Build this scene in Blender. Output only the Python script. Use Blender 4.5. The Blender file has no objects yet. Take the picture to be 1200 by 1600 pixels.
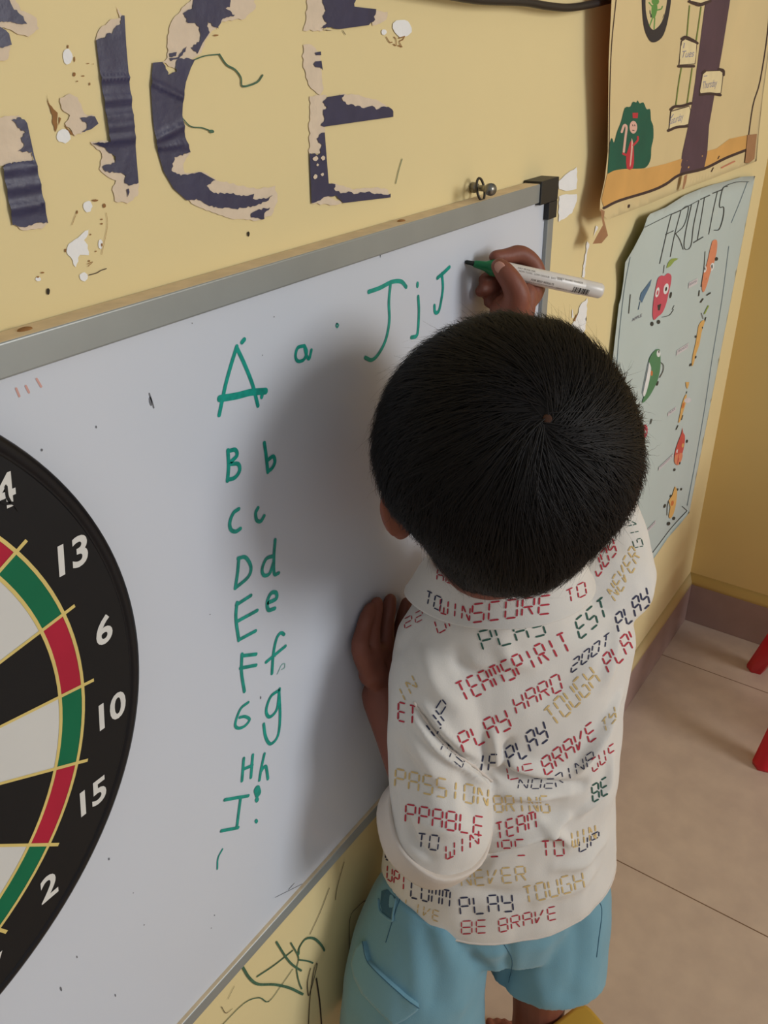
import bpy, bmesh, math, random
from math import sin, cos, pi, radians
from mathutils import Vector, Matrix
from mathutils.bvhtree import BVHTree
from mathutils import noise as mnoise
import numpy as np

S = bpy.context.scene
COL = S.collection

# ------------------------------------------------------------------ camera
F_PX = 1290.58                                   # focal length in pixels of the 1200x1600 frame
YAW, PITCH, ROLL = 0.932393855, -0.512106461, -0.0294684882
CAM = Vector((-1.73843656, -0.38986462, 1.23313778))
_fwd = Vector((sin(YAW)*cos(PITCH), cos(YAW)*cos(PITCH), sin(PITCH)))
_r0 = Vector((cos(YAW), -sin(YAW), 0)); _u0 = _r0.cross(_fwd)
_rt = cos(ROLL)*_r0 + sin(ROLL)*_u0
_up = -sin(ROLL)*_r0 + cos(ROLL)*_u0
cam_data = bpy.data.cameras.new('camera'); cam = bpy.data.objects.new('camera', cam_data); COL.objects.link(cam)
cam_data.sensor_fit = 'VERTICAL'; cam_data.sensor_height = 24.0; cam_data.lens = 24.0*F_PX/1600
cam_data.clip_start = 0.02
cam.matrix_world = Matrix(((_rt.x, _up.x, -_fwd.x, CAM.x), (_rt.y, _up.y, -_fwd.y, CAM.y), (_rt.z, _up.z, -_fwd.z, CAM.z), (0, 0, 0, 1)))
S.camera = cam

# ------------------------------------------------------------------ light
S.view_settings.view_transform = 'Standard'; S.view_settings.look = 'None'
S.view_settings.gamma = 1.0; S.view_settings.use_curve_mapping = False
S.view_settings.exposure = 0.0
S.cycles.use_denoising = True
world = bpy.data.worlds.new('room_ambience'); S.world = world; world.use_nodes = True
world.node_tree.nodes['Background'].inputs[0].default_value = (0.88, 0.93, 1.0, 1)
world.node_tree.nodes['Background'].inputs[1].default_value = 0.335
def area(name, loc, target, sx, sy, power, col):
    l = bpy.data.lights.new(name, 'AREA'); l.shape = 'RECTANGLE'; l.size = sx; l.size_y = sy; l.energy = power; l.color = col
    o = bpy.data.objects.new(name, l); COL.objects.link(o); o.location = loc
    o.rotation_euler = (Vector(target)-Vector(loc)).to_track_quat('-Z', 'Y').to_euler()
    return o
area('window_daylight', (-0.45, -3.1, 1.75), (-1.25, 0, 0.9), 1.0, 1.2, 46, (0.96, 0.98, 1.0))

# ------------------------------------------------------------------ helpers
def ray(px, py):
    return _fwd + _rt*((px-600)/F_PX) - _up*((py-800)/F_PX)
def W(px, py, y=0.0):                            # point of the photograph on the plane y
    r = ray(px, py); return CAM + r*((y-CAM.y)/r.y)
def Z(px, py, z=0.0):                            # ... on the level z
    r = ray(px, py); return CAM + r*((z-CAM.z)/r.z)
def D(px, py, d):                                # ... at depth d along the view
    return CAM + ray(px, py)*d
def lin(c):
    return tuple(((v/255)/12.92 if v/255 <= 0.04045 else ((v/255+0.055)/1.055)**2.4) for v in c)
MATS = {}
def mat(name, rgb, rough=0.6, var=0.06, scale=40, bump=0.0, bscale=200, metal=0.0, spec=0.5, coat=0.0, sss=0.0, sheen=0.0, trans=None):
    if name in MATS: return MATS[name]
    m = bpy.data.materials.new(name); m.use_nodes = True; nt = m.node_tree; b = nt.nodes['Principled BSDF']
    c = lin(rgb)
    tc = nt.nodes.new('ShaderNodeTexCoord'); nz = nt.nodes.new('ShaderNodeTexNoise')
    nz.inputs['Scale'].default_value = scale; nz.inputs['Detail'].default_value = 5
    nt.links.new(tc.outputs['Object'], nz.inputs['Vector'])
    rp = nt.nodes.new('ShaderNodeValToRGB')
    rp.color_ramp.elements[0].position = 0.3; rp.color_ramp.elements[1].position = 0.7
    rp.color_ramp.elements[0].color = tuple(v*(1-var) for v in c)+(1,)
    rp.color_ramp.elements[1].color = tuple(min(1, v*(1+var)) for v in c)+(1,)
    nt.links.new(nz.outputs['Fac'], rp.inputs['Fac']); nt.links.new(rp.outputs['Color'], b.inputs['Base Color'])
    b.inputs['Roughness'].default_value = rough; b.inputs['Metallic'].default_value = metal
    b.inputs['Specular IOR Level'].default_value = spec
    b.inputs['Coat Weight'].default_value = coat
    if sss: b.inputs['Subsurface Weight'].default_value = sss; b.inputs['Subsurface Radius'].default_value = (0.012, 0.005, 0.003); b.inputs['Subsurface Scale'].default_value = 1.0
    if sheen: b.inputs['Sheen Weight'].default_value = sheen
    if bump:
        n2 = nt.nodes.new('ShaderNodeTexNoise'); n2.inputs['Scale'].default_value = bscale; n2.inputs['Detail'].default_value = 6
        nt.links.new(tc.outputs['Object'], n2.inputs['Vector'])
        bp = nt.nodes.new('ShaderNodeBump'); bp.inputs['Strength'].default_value = bump; bp.inputs['Distance'].default_value = 0.002
        nt.links.new(n2.outputs['Fac'], bp.inputs['Height']); nt.links.new(bp.outputs['Normal'], b.inputs['Normal'])
    if trans:                                        # thin paper that lets some light through
        tr = nt.nodes.new('ShaderNodeBsdfTranslucent'); tr.inputs['Color'].default_value = lin(trans[1])+(1,); ms = nt.nodes.new('ShaderNodeMixShader'); ms.inputs[0].default_value = trans[0]
        nt.links.new(b.outputs[0], ms.inputs[1]); nt.links.new(tr.outputs[0], ms.inputs[2]); nt.links.new(ms.outputs[0], nt.nodes['Material Output'].inputs['Surface'])
    MATS[name] = m
    return m
def thing(name, label, cat, loc=(0, 0, 0), group=None):
    o = bpy.data.objects.new(name, None); COL.objects.link(o); o.location = loc; o.empty_display_size = 0.05
    o['label'] = label; o['category'] = cat
    if group: o['group'] = group
    return o
def obj(name, bm, mats, parent=None, label=None, smooth=False):
    me = bpy.data.meshes.new(name); bm.to_mesh(me); bm.free()
    if not isinstance(mats, (list, tuple)): mats = [mats]
    for m in mats: me.materials.append(m)
    if smooth:
        for p in me.polygons: p.use_smooth = True
    o = bpy.data.objects.new(name, me); COL.objects.link(o)
    if parent:
        o.parent = parent
        pm = Matrix.Translation(parent.location) if parent.parent is None else Matrix.Identity(4)
        o.matrix_parent_inverse = pm.inverted()
    if label: o['label'] = label
    return o
def structure(name, bm, mats, smooth=False):
    o = obj(name, bm, mats, smooth=smooth); o['kind'] = 'structure'; return o
def tag(o, label, cat, group=None):
    o['label'] = label; o['category'] = cat
    if group: o['group'] = group
    return o
def box(bm, lo, hi, mi=0, bevel=0.0):
    r = bmesh.ops.create_cube(bm, size=1)
    lo = Vector(lo); hi = Vector(hi); c = (lo+hi)/2; s = hi-lo
    for v in r['verts']: v.co = Vector((v.co.x*s.x, v.co.y*s.y, v.co.z*s.z))+c
    fs = set(f for v in r['verts'] for f in v.link_faces)
    for f in fs: f.material_index = mi
    if bevel:
        es = set(e for v in r['verts'] for e in v.link_edges)
        bmesh.ops.bevel(bm, geom=list(es), offset=bevel, segments=3, affect='EDGES', profile=0.5)
def frames(pts):
    out = []; t0 = (pts[1]-pts[0]).normalized(); n = t0.orthogonal().normalized()
    for i in range(len(pts)):
        t = (pts[min(i+1, len(pts)-1)]-pts[max(i-1, 0)]).normalized()
        n = (n - t*n.dot(t)); n = n.normalized() if n.length > 1e-6 else t.orthogonal().normalized()
        out.append((t, n, t.cross(n)))
    return out
def catmull(pts, k=6):
    if len(pts) < 3: return list(pts)
    P = [pts[0]*2-pts[1]]+list(pts)+[pts[-1]*2-pts[-2]]; out = []
    for i in range(1, len(P)-2):
        a, b, c, d = P[i-1:i+3]
        for j in range(k):
            t = j/k
            out.append(0.5*((2*b)+(c-a)*t+(2*a-5*b+4*c-d)*t*t+(3*b-a-3*c+d)*t**3))
    out.append(pts[-1]); return out
def tube(bm, pts, rad, n=12, mi=0, cap='round', smoothk=0, flat=1.0, flatdir=None):
    pts = [Vector(p) for p in pts]
    if not isinstance(rad, (list, tuple)): rad = [rad]*len(pts)
    if smoothk:
        rv = catmull([Vector((r, 0, 0)) for r in rad], smoothk); pts = catmull(pts, smoothk); rad = [v.x for v in rv]
    if cap == 'round':
        f = frames(pts); P = []; R = []
        for a in (80, 55, 30):
            P.append(pts[0]-f[0][0]*rad[0]*sin(radians(a))); R.append(rad[0]*cos(radians(a)))
        P += pts; R += rad
        for a in (30, 55, 80):
            P.append(pts[-1]+f[-1][0]*rad[-1]*sin(radians(a))); R.append(rad[-1]*cos(radians(a)))
        pts, rad = P, R
    fr = frames(pts); rings = []
    for p, r, (t, nn, bb) in zip(pts, rad, fr):
        if flatdir is not None:
            fd = Vector(flatdir); fd = fd - t*fd.dot(t)
            if fd.length > 1e-5: bb = fd.normalized(); nn = bb.cross(t)
        rings.append([bm.verts.new(p + nn*(r*cos(2*pi*k/n)) + bb*(r*flat*sin(2*pi*k/n))) for k in range(n)])
    skin(bm, rings, mi, True)
def skin(bm, rings, mi=0, caps=True):
    n = len(rings[0])
    for a, b in zip(rings, rings[1:]):
        for k in range(n):
            f = bm.faces.new((a[k], a[(k+1) % n], b[(k+1) % n], b[k])); f.material_index = mi; f.smooth = True
    if caps:
        f = bm.faces.new(rings[0][::-1]); f.material_index = mi
        f = bm.faces.new(rings[-1]); f.material_index = mi
def ellipsoid(bm, c, axes, mi=0, u=24, v=16):      # axes: three vectors (with length)
    r = bmesh.ops.create_uvsphere(bm, u_segments=u, v_segments=v, radius=1)
    M = Matrix((axes[0], axes[1], axes[2])).transposed()
    for w in r['verts']: w.co = M @ w.co + Vector(c)
    for f in set(f for w in r['verts'] for f in w.link_faces): f.material_index = mi; f.smooth = True
def jag(pts, amp, step, seed):
    rnd = random.Random(seed); out = []; n = len(pts)
    for i in range(n):
        a, b = pts[i], pts[(i+1) % n]; straight = len(a) > 2
        a2, b2 = Vector(a[:2]), Vector(b[:2]); L = (b2-a2).length
        out.append(a2)
        if straight or amp == 0: continue
        k = max(1, int(L/step)); nrm = Vector((-(b2-a2).y, (b2-a2).x)).normalized()
        for j in range(1, k): out.append(a2.lerp(b2, j/k) + nrm*rnd.uniform(-amp, amp))
    return out
def fill(bm, pts, mapf, mi=0, maxlen=None):        # pts 2D, mapf(Vector2)->Vector3
    t = bmesh.new(); vs = [t.verts.new((p[0], p[1], 0)) for p in pts]
    try: t.faces.new(vs)
    except ValueError: t.free(); return
    bmesh.ops.triangulate(t, faces=t.faces[:])
    if maxlen:
        for _ in range(5):
            es = [e for e in t.edges if e.calc_length() > maxlen]
            if not es: break
            bmesh.ops.subdivide_edges(t, edges=es, cuts=1); bmesh.ops.triangulate(t, faces=[f for f in t.faces if len(f.verts) > 3])
    t.verts.index_update(); nv = [bm.verts.new(mapf(v.co)) for v in t.verts]
    for f in t.faces:
        try:
            g = bm.faces.new([nv[v.index] for v in f.verts]); g.material_index = mi
        except ValueError: pass
    t.free()
def stroke(bm, pts, w, mapf, mi=0, smoothk=4, taper=False):
    pts = [Vector((p[0], p[1], 0)) for p in pts]
    if len(pts) == 1: pts = [pts[0], pts[0]+Vector((w*0.05, 0, 0))]
    P = catmull(pts, smoothk) if smoothk else pts
    n = len(P); L = []; R = []
    for i in range(n):
        t = P[min(i+1, n-1)]-P[max(i-1, 0)]
        t = t.normalized() if t.length > 1e-9 else Vector((1, 0, 0)); q = Vector((-t.y, t.x, 0))
        ww = w/2*(1-0.7*i/(n-1) if taper else 1)
        L.append(P[i]+q*ww); R.append(P[i]-q*ww)
    t0 = (P[1]-P[0]).normalized(); t1 = (P[-1]-P[-2]).normalized()
    def cap(c, t, a):
        q = Vector((-t.y, t.x, 0)); return [c + q*(a*cos(th)) + t*(a*sin(th)) for th in (pi*k/6 for k in range(1, 6))]
    a1 = (L[-1]-R[-1]).length/2
    c0 = [bm.verts.new(mapf(v)) for v in cap(P[0], -t0, w/2)]; c1 = [bm.verts.new(mapf(v)) for v in cap(P[-1], t1, a1)]
    l = [bm.verts.new(mapf(v)) for v in L]; r = [bm.verts.new(mapf(v)) for v in R]
    for i in range(n-1):
        f = bm.faces.new((l[i], r[i], r[i+1], l[i+1])); f.material_index = mi
    for loop in ([r[0], l[0]]+c0[::-1], [l[-1], r[-1]]+c1[::-1]):
        try:
            f = bm.faces.new(loop); f.material_index = mi
        except ValueError: pass
def text_bm(txt, size, bold=0.0, shear=0.0, extrude=0.0, align='CENTER'):
    cu = bpy.data.curves.new('t', 'FONT'); cu.body = txt; cu.size = size; cu.offset = bold; cu.shear = shear; cu.extrude = extrude
    cu.align_x = align; cu.align_y = 'CENTER'; cu.resolution_u = 4
    o = bpy.data.objects.new('t', cu); COL.objects.link(o)
    dg = bpy.context.evaluated_depsgraph_get(); me = bpy.data.meshes.new_from_object(o.evaluated_get(dg))
    bm = bmesh.new(); bm.from_mesh(me); bpy.data.objects.remove(o); bpy.data.curves.remove(cu); bpy.data.meshes.remove(me)
    return bm
def merge(dst, src, mapf, mi=0):
    src.verts.index_update(); nv = [dst.verts.new(mapf(v.co)) for v in src.verts]
    for f in src.faces:
        try:
            g = dst.faces.new([nv[v.index] for v in f.verts]); g.material_index = mi
        except ValueError: pass
    src.free()
def zoom(ox, oy, s):                               # coordinates measured in an enlarged crop
    return lambda pts: [(ox+p[0]/s, oy+p[1]/s)+tuple(p[2:]) for p in pts]
def px_plane(y):                                   # 2D photo point -> point on the plane y
    return lambda v: W(v[0], v[1], y)
def xz(p): return (p.x, p.z)
def on_plane(y): return lambda v: Vector((v[0], y, v[1]))
def pp(pts, y=0.0): return [xz(W(p[0], p[1], y)) for p in pts]

# ------------------------------------------------------------------ room
wall_m = mat('yellow_wall_paint', (233, 213, 158), 0.75, 0.03, 3, 0.12, 60)
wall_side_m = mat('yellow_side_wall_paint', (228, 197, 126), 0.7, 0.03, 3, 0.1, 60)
white_m = mat('bare_white_plaster', (242, 241, 238), 0.85, 0.02, 60, 0.2, 200)
brown_m = mat('brown_old_paint', (150, 105, 58), 0.8, 0.15, 150)
pink_m = mat('torn_backing_paper', (224, 204, 178), 0.9, 0.05, 120, 0.15, 300)
dark_m = mat('dark_speck', (46, 38, 24), 0.8)
pen_green = mat('green_pen_on_wall', (70, 104, 78), 0.7, 0.3, 300)
pen_dark = mat('dark_pen_on_wall', (62, 48, 36), 0.7, 0.2, 300)

bm = bmesh.new(); box(bm, (-4.2, 0, 0), (0.12, 0.12, 2.9))
structure('wall_back', bm, wall_m)
bm = bmesh.new(); box(bm, (0, -3.6, 0), (0.12, 0, 2.9))
structure('wall_right', bm, wall_side_m)
bm = bmesh.new(); box(bm, (-4.2, -3.6, -0.1), (0.12, 0.12, 0))
fm = bpy.data.materials.new('beige_floor_tiles'); fm.use_nodes = True
nt = fm.node_tree; b = nt.nodes['Principled BSDF']; b.inputs['Roughness'].default_value = 0.42
tc = nt.nodes.new('ShaderNodeTexCoord'); sp = nt.nodes.new('ShaderNodeSeparateXYZ'); nt.links.new(tc.outputs['Object'], sp.inputs[0])
def groove(out, off, per, wd):
    a = nt.nodes.new('ShaderNodeMath'); a.operation = 'ADD'; a.inputs[1].default_value = off; nt.links.new(out, a.inputs[0])
    m = nt.nodes.new('ShaderNodeMath'); m.operation = 'PINGPONG'; m.inputs[1].default_value = per/2; nt.links.new(a.outputs[0], m.inputs[0])
    l = nt.nodes.new('ShaderNodeMath'); l.operation = 'LESS_THAN'; l.inputs[1].default_value = wd; nt.links.new(m.outputs[0], l.inputs[0]); return l
g1 = groove(sp.outputs[0], 0.170+0.582*10, 0.582, 0.0011); g2 = groove(sp.outputs[1], 0.565+0.582*10, 0.582, 0.0011)
mx = nt.nodes.new('ShaderNodeMath'); mx.operation = 'MAXIMUM'; nt.links.new(g1.outputs[0], mx.inputs[0]); nt.links.new(g2.outputs[0], mx.inputs[1])
nz = nt.nodes.new('ShaderNodeTexNoise'); nz.inputs['Scale'].default_value = 22; nz.inputs['Detail'].default_value = 8; nt.links.new(tc.outputs['Object'], nz.inputs['Vector'])
rp = nt.nodes.new('ShaderNodeValToRGB'); rp.color_ramp.elements[0].position = 0.35; rp.color_ramp.elements[1].position = 0.65
rp.color_ramp.elements[0].color = lin((194, 172, 154))+(1,); rp.color_ramp.elements[1].color = lin((204, 182, 162))+(1,)
nt.links.new(nz.outputs['Fac'], rp.inputs['Fac'])
mc = nt.nodes.new('ShaderNodeMix'); mc.data_type = 'RGBA'; nt.links.new(mx.outputs[0], mc.inputs[0]); nt.links.new(rp.outputs[0], mc.inputs[6]); mc.inputs[7].default_value = lin((120, 92, 72))+(1,)
nt.links.new(mc.outputs[2], b.inputs['Base Color'])
structure('floor', bm, fm)
base_m = mat('mauve_skirting_tile', (164, 136, 126), 0.45, 0.06, 25)
bm = bmesh.new(); box(bm, (-4.2, -0.010, 0.0), (0, 0.0, 0.104), bevel=0.001); structure('baseboard_back', bm, base_m)
bm = bmesh.new(); box(bm, (-0.010, -3.6, 0.0), (0.0, -0.010, 0.104), bevel=0.001); structure('baseboard_right', bm, base_m)
def ledge(a, b, out):                              # rounded band of paint sitting on the skirting
    bm = bmesh.new(); A, B, o = Vector(a), Vector(b), Vector(out); prof = [(0.010, 0.0), (0.0085, 0.007), (0.005, 0.014), (0.0, 0.026)]
    r = [[bm.verts.new(P+o*d+Vector((0, 0, h))) for d, h in prof]+[bm.verts.new(P-o*0.004), ] for P in (A, B)]
    skin(bm, r); return bm
structure('trim_1', ledge((-4.2, 0, 0.104), (0, 0, 0.104), (0, -1, 0)), wall_m, True)
structure('trim_2', ledge((0, -3.6, 0.104), (0, 0, 0.104), (-1, 0, 0)), wall_side_m, True)

# marks on the wall itself: flaked paint and pen scribbles
bm = bmesh.new(); wm = [white_m, brown_m, dark_m, pen_green, pen_dark, pink_m]
EPS = [0.0004]
def wall_poly(pts, mi, amp=1.5, step=5, seed=1):
    EPS[0] += 0.00001; fill(bm, [xz(W(p.x, p.y, 0)) for p in jag(pts, amp, step, seed)], on_plane(-EPS[0]), mi)
def wall_blob(cx, cy, rx, ry, mi, seed=0):
    rnd = random.Random(seed); wall_poly([(cx+rx*cos(a)*rnd.uniform(.85, 1.1), cy+ry*sin(a)*rnd.uniform(.85, 1.1)) for a in [2*pi*k/14 for k in range(14)]], mi, 0.3, 4, seed)
def wall_pen(pts, wpx, mi, k=4):
    EPS[0] += 0.00001; q = [W(p[0], p[1], 0) for p in pts]; c = q[len(q)//2]
    w = wpx*((c-CAM).dot(_fwd))/F_PX*1.15
    stroke(bm, [xz(p) for p in q], w, on_plane(-EPS[0]), mi, k)
z8 = zoom(0, 60, 4); z5 = zoom(720, 260, 4.2857)
for i, (x, y, rx, ry) in enumerate([(420, 115, 30, 50), (395, 610, 46, 46), (545, 1050, 28, 38), (625, 1285, 14, 32), (520, 1490, 28, 28), (235, 1503, 18, 14)]):
    wall_blob(x/4, 60+y/4, rx/4, ry/4, 0, i)
wall_poly(z8([(565, 1180), (500, 1230), (425, 1285), (412, 1330), (470, 1430), (497, 1352), (552, 1355), (545, 1290), (522, 1260)]), 0)
wall_poly(z8([(285, 342), (300, 400), (330, 440), (357, 465), (353, 560), (345, 585), (322, 520), (325, 480), (298, 410)]), 1, .8, 4)
wall_poly(z8([(395, 540), (440, 580), (470, 610), (440, 600)]), 1, .6, 4); wall_poly(z8([(365, 490), (378, 500), (362, 545)]), 1, .4, 4)
for x, y, rx, ry in [(420, 52, 5, 12), (462, 130, 4, 18), (460, 225, 9, 13), (515, 235, 10, 4), (590, 1012, 22, 7), (478, 1085, 5, 12), (648, 1045, 10, 14), (632, 1130, 7, 5), (632, 1158, 8, 5), (405, 1325, 6, 12), (562, 1225, 5, 5), (595, 1330, 5, 5), (632, 1290, 5, 12), (553, 1390, 6, 6), (262, 1463, 11, 5), (233, 1490, 7, 6), (545, 157, 8, 3), (478, 268, 6, 4), (556, 285, 4, 10), (577, 160, 3, 3)]:
    wall_blob(x/4, 60+y/4, rx/4, ry/4, 1, int(x))
wall_blob(74.2, 455, 2.6, 5.5, 2, 3); wall_blob(387, 365.5, 2, 4, 2, 4)
wall_pen(z8([(552, 1478), (600, 1465), (625, 1450), (660, 1438)]), 1.2, 4)
wall_pen(z8([(545, 1425), (575, 1395), (540, 1410)]), .7, 1); wall_pen(z8([(660, 1090), (665, 1180), (630, 1350)]), .6, 1); wall_pen(z8([(475, 1085), (445, 1165)]), .7, 1)
zE = zoom(460, 0, 4.85)
wall_blob(460+812/4.85, 212/4.85, 15, 15, 0, 11); wall_blob(460+672/4.85, 243/4.85, 4.5, 4.5, 0, 12)
for q in ([(690, 280), (715, 320), (735, 320)], [(745, 335), (765, 345), (765, 300), (750, 280)], [(785, 290), (830, 275)], [(830, 275), (815, 300), (790, 315), (805, 350)], [(780, 345), (810, 355)]): wall_pen(zE(q), 1.3, 1)
wall_pen(zE([(360, 232), (380, 262)]), 1, 4); wall_pen(zE([(810, 1205), (785, 1290), (762, 1390)]), 1.4, 3)
zC = zoom(220, 0, 4.446)
wall_pen(zC([(360, 418), (440, 388), (540, 378)]), 1.5, 3); wall_pen(zC([(540, 378), (590, 450), (650, 485), (690, 540), (702, 600), (800, 572), (840, 522)]), 2.5, 3)
wall_pen(zC([(282, 820), (340, 878), (420, 888), (485, 912)]), 1.6, 3); wall_blob(220+485/4.446, 912/4.446, 4, 3, 3, 5); wall_blob(220+515/4.446, 245/4.446, 4, 1.3, 1, 6)
wall_poly(z5([(770, 5), (690, 60), (648, 100), (652, 150), (700, 165), (770, 150), (776, 90)]), 0, .8, 5); wall_poly(z5([(652, 200), (700, 185), (772, 185), (772, 230), (740, 312), (650, 372)]), 0, .8, 5)
wall_poly(z5([(842, 500), (856, 520), (838, 600), (822, 745), (806, 740), (825, 610)]), 0, .7, 4)
wall_poly(z5([(842, 880), (795, 930), (775, 1000), (738, 1060), (728, 1108), (800, 1125), (822, 1132), (838, 1000)]), 0, 1.2, 5)
wall_poly(z5([(742, 950), (752, 1010), (738, 1015)]), 0, .5, 4); wall_poly(z5([(775, 985), (762, 1040), (748, 1030)]), 1, .6, 4); wall_poly(z5([(900, 395), (915, 405), (885, 470)]), 0, .7, 4)
zs = zoom(260, 1240, 3.3333)
wall_pen(zs([(395, 902), (430, 958), (475, 990), (560, 992), (640, 1010), (708, 1043)]), 3.6, 3)
wall_pen(zs([(470, 950), (560, 890), (655, 815)]), 2.6, 3); wall_pen(zs([(570, 770), (620, 850), (655, 890), (700, 920)]), 2.8, 3)
wall_pen(zs([(645, 775), (685, 850), (675, 910), (688, 980), (702, 1015)]), 2, 3); wall_pen(zs([(686, 835), (690, 800), (722, 755), (765, 752), (800, 782), (820, 815)]), 3.4, 3); wall_pen(zs([(688, 863), (735, 870), (760, 880)]), 2.2, 3)
wall_pen(zs([(748, 908), (732, 980), (738, 1050), (758, 990), (782, 888), (768, 905), (752, 1000), (742, 1100), (736, 1230)]), 1.6, 4); wall_pen(zs([(778, 962), (795, 1080), (805, 1200)]), 2.6, 4)
wall_pen(zs([(270, 1220), (400, 1090), (480, 1060), (530, 1080), (600, 990), (655, 912)]), 1.5, 3)
wall_pen(zs([(745, 730), (800, 610), (845, 490)]), 1.3, 4); wall_pen(zs([(877, 550), (885, 490), (922, 355)]), 1.2, 4)
wall_pen(zs([(962, 1010), (950, 830), (952, 650), (990, 590), (1035, 555), (1075, 580), (1080, 620)]), 1.3, 4); wall_pen(zs([(930, 905), (972, 838)]), 1.2, 4)
wall_pen([(355, 1560), (365, 1540)], 0.8, 4); wall_pen([(345, 1572), (352, 1582), (362, 1575)], 0.8, 4)
o = structure('trim_3', bm, wm)                    # flaked paint and pen marks on the back wall
o.name = 'wall_back_marks'

# ------------------------------------------------------------------ torn vinyl letters
vin = mat('navy_vinyl', (54, 54, 84), 0.40, 0.12, 60, 0.25, 90)
def letter(name_label, vinyls, backs, pos, flecks=()):
    t = thing('wall_letter', name_label, 'letter', pos, 'torn navy letters on the wall')
    e = 0.0006
    for i, p in enumerate(backs):
        bb = bmesh.new(); e += 0.00002; fill(bb, [xz(W(q.x, q.y, 0)) for q in jag(p, 1.6, 5, i+40)], on_plane(-e), 0)
        obj('torn_paper', bb, pink_m, t, 'pale paper left where the vinyl tore off')
    for i, (p, wr) in enumerate(vinyls):
        bb = bmesh.new(); e += 0.00002; q = [Vector(xz(W(v.x, v.y, 0))) for v in jag(p, 1.7, 3.2, i+7)]
        def mf(v, e=e, wr=wr):                     # the vinyl lies in ripples across the stroke
            pr = (v[1]-pos[2]); h = 0
            for (wz, ws, sl) in wr:
                d = (v[1]-wz) - sl*(v[0]-pos[0]); h += 0.0011*math.exp(-(d/ws)**2)
            return Vector((v[0], -e-h-0.0004, v[1]))
        fill(bb, q, mf, 0, 0.0028 if wr else None)
        bmesh.ops.recalc_face_normals(bb, faces=bb.faces[:])
        obj('vinyl_piece', bb, vin, t, None, bool(wr))
    for i, (x, y, r) in enumerate(flecks):
        bb = bmesh.new(); rn = random.Random(i); c = [(x+r*rn.uniform(.7, 1.2)*cos(a), y+r*rn.uniform(.7, 1.2)*sin(a)) for a in [k*pi/5 for k in range(10)]]
        fill(bb, pp(c), on_plane(-e-0.0008), 0); obj('paper_fleck', bb, pink_m, t, 'small pale fleck on the vinyl')
zN = zoom(120, 0, 5); zL = zoom(0, 0, 4.21)
wz = lambda x, y, w=0.0022, s=0.0: (W(x, y, 0).z, w, s)
letter('torn navy vinyl letter N, leftmost of the letters on the yellow wall', [
    (zN([(140, 315), (215, 290), (225, 262), (265, 265), (280, 225), (335, 185), (345, 120), (362, 122, 's'), (375, 350, 's'), (400, 640, 's'), (422, 870, 's'), (445, 1100, 's'), (472, 1425), (440, 1435), (400, 1450), (365, 1430), (375, 1370), (320, 1350), (215, 1340), (190, 1300), (290, 1270), (290, 1220), (200, 1150), (100, 1115), (245, 1108, 's'), (215, 900, 's'), (180, 650, 's')]),
     [wz(182, 155), wz(185, 182), wz(186, 198), wz(188, 216), wz(178, 122, .001)]),
    (zL([(70, 790), (125, 770), (170, 810, 's'), (230, 1090, 's'), (280, 1330, 's'), (308, 1468), (240, 1460), (170, 1490), (75, 1480, 's'), (40, 1290, 's'), (5, 1100), (40, 1075), (210, 1050), (200, 1000), (110, 995), (150, 960), (130, 905), (160, 870), (110, 840)]),
     [wz(35, 290), wz(40, 322), wz(30, 262)]),
    (zL([(-40, -10), (50, -10, 's'), (60, 20), (75, 50), (130, 100), (170, 160), (90, 150), (-40, 140)]), []), (zL([(-20, 170, 's'), (30, 200, 's'), (50, 222, 's'), (68, 295), (-20, 320)]), []),
    (zN([(15, 920), (100, 905, 's'), (130, 910, 's'), (158, 965, 's'), (100, 1010), (30, 1030), (70, 1000), (70, 970)]), []),
    (zN([(378, 1480), (395, 1470), (400, 1500), (385, 1540)]), [])],
   [zN([(100, 1108), (240, 1100), (300, 1300), (400, 1400), (478, 1425), (470, 1530), (390, 1590), (290, 1570), (270, 1480), (300, 1410), (210, 1360), (170, 1320), (190, 1200)]), zN([(140, 316), (170, 230), (260, 150), (330, 140), (300, 40), (350, 120), (350, 200), (280, 260)]),
    zL([(-20, 775), (120, 758), (165, 860), (200, 1015), (210, 1055), (40, 1085), (-20, 1090)]), zL([(72, 1475), (310, 1462), (270, 1505), (150, 1515)]), zL([(20, -10), (95, -10), (130, 70), (235, 120), (250, 190), (180, 242), (90, 212), (40, 190), (-20, 170), (-20, 100)]), zL([(-20, 290), (60, 295), (45, 390), (-20, 400)]),
    z8([(370, 372), (430, 345), (482, 370), (522, 470), (592, 488), (540, 570), (462, 610), (400, 530), (432, 480), (380, 440)])], tuple(W(110, 180, 0)))
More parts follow.
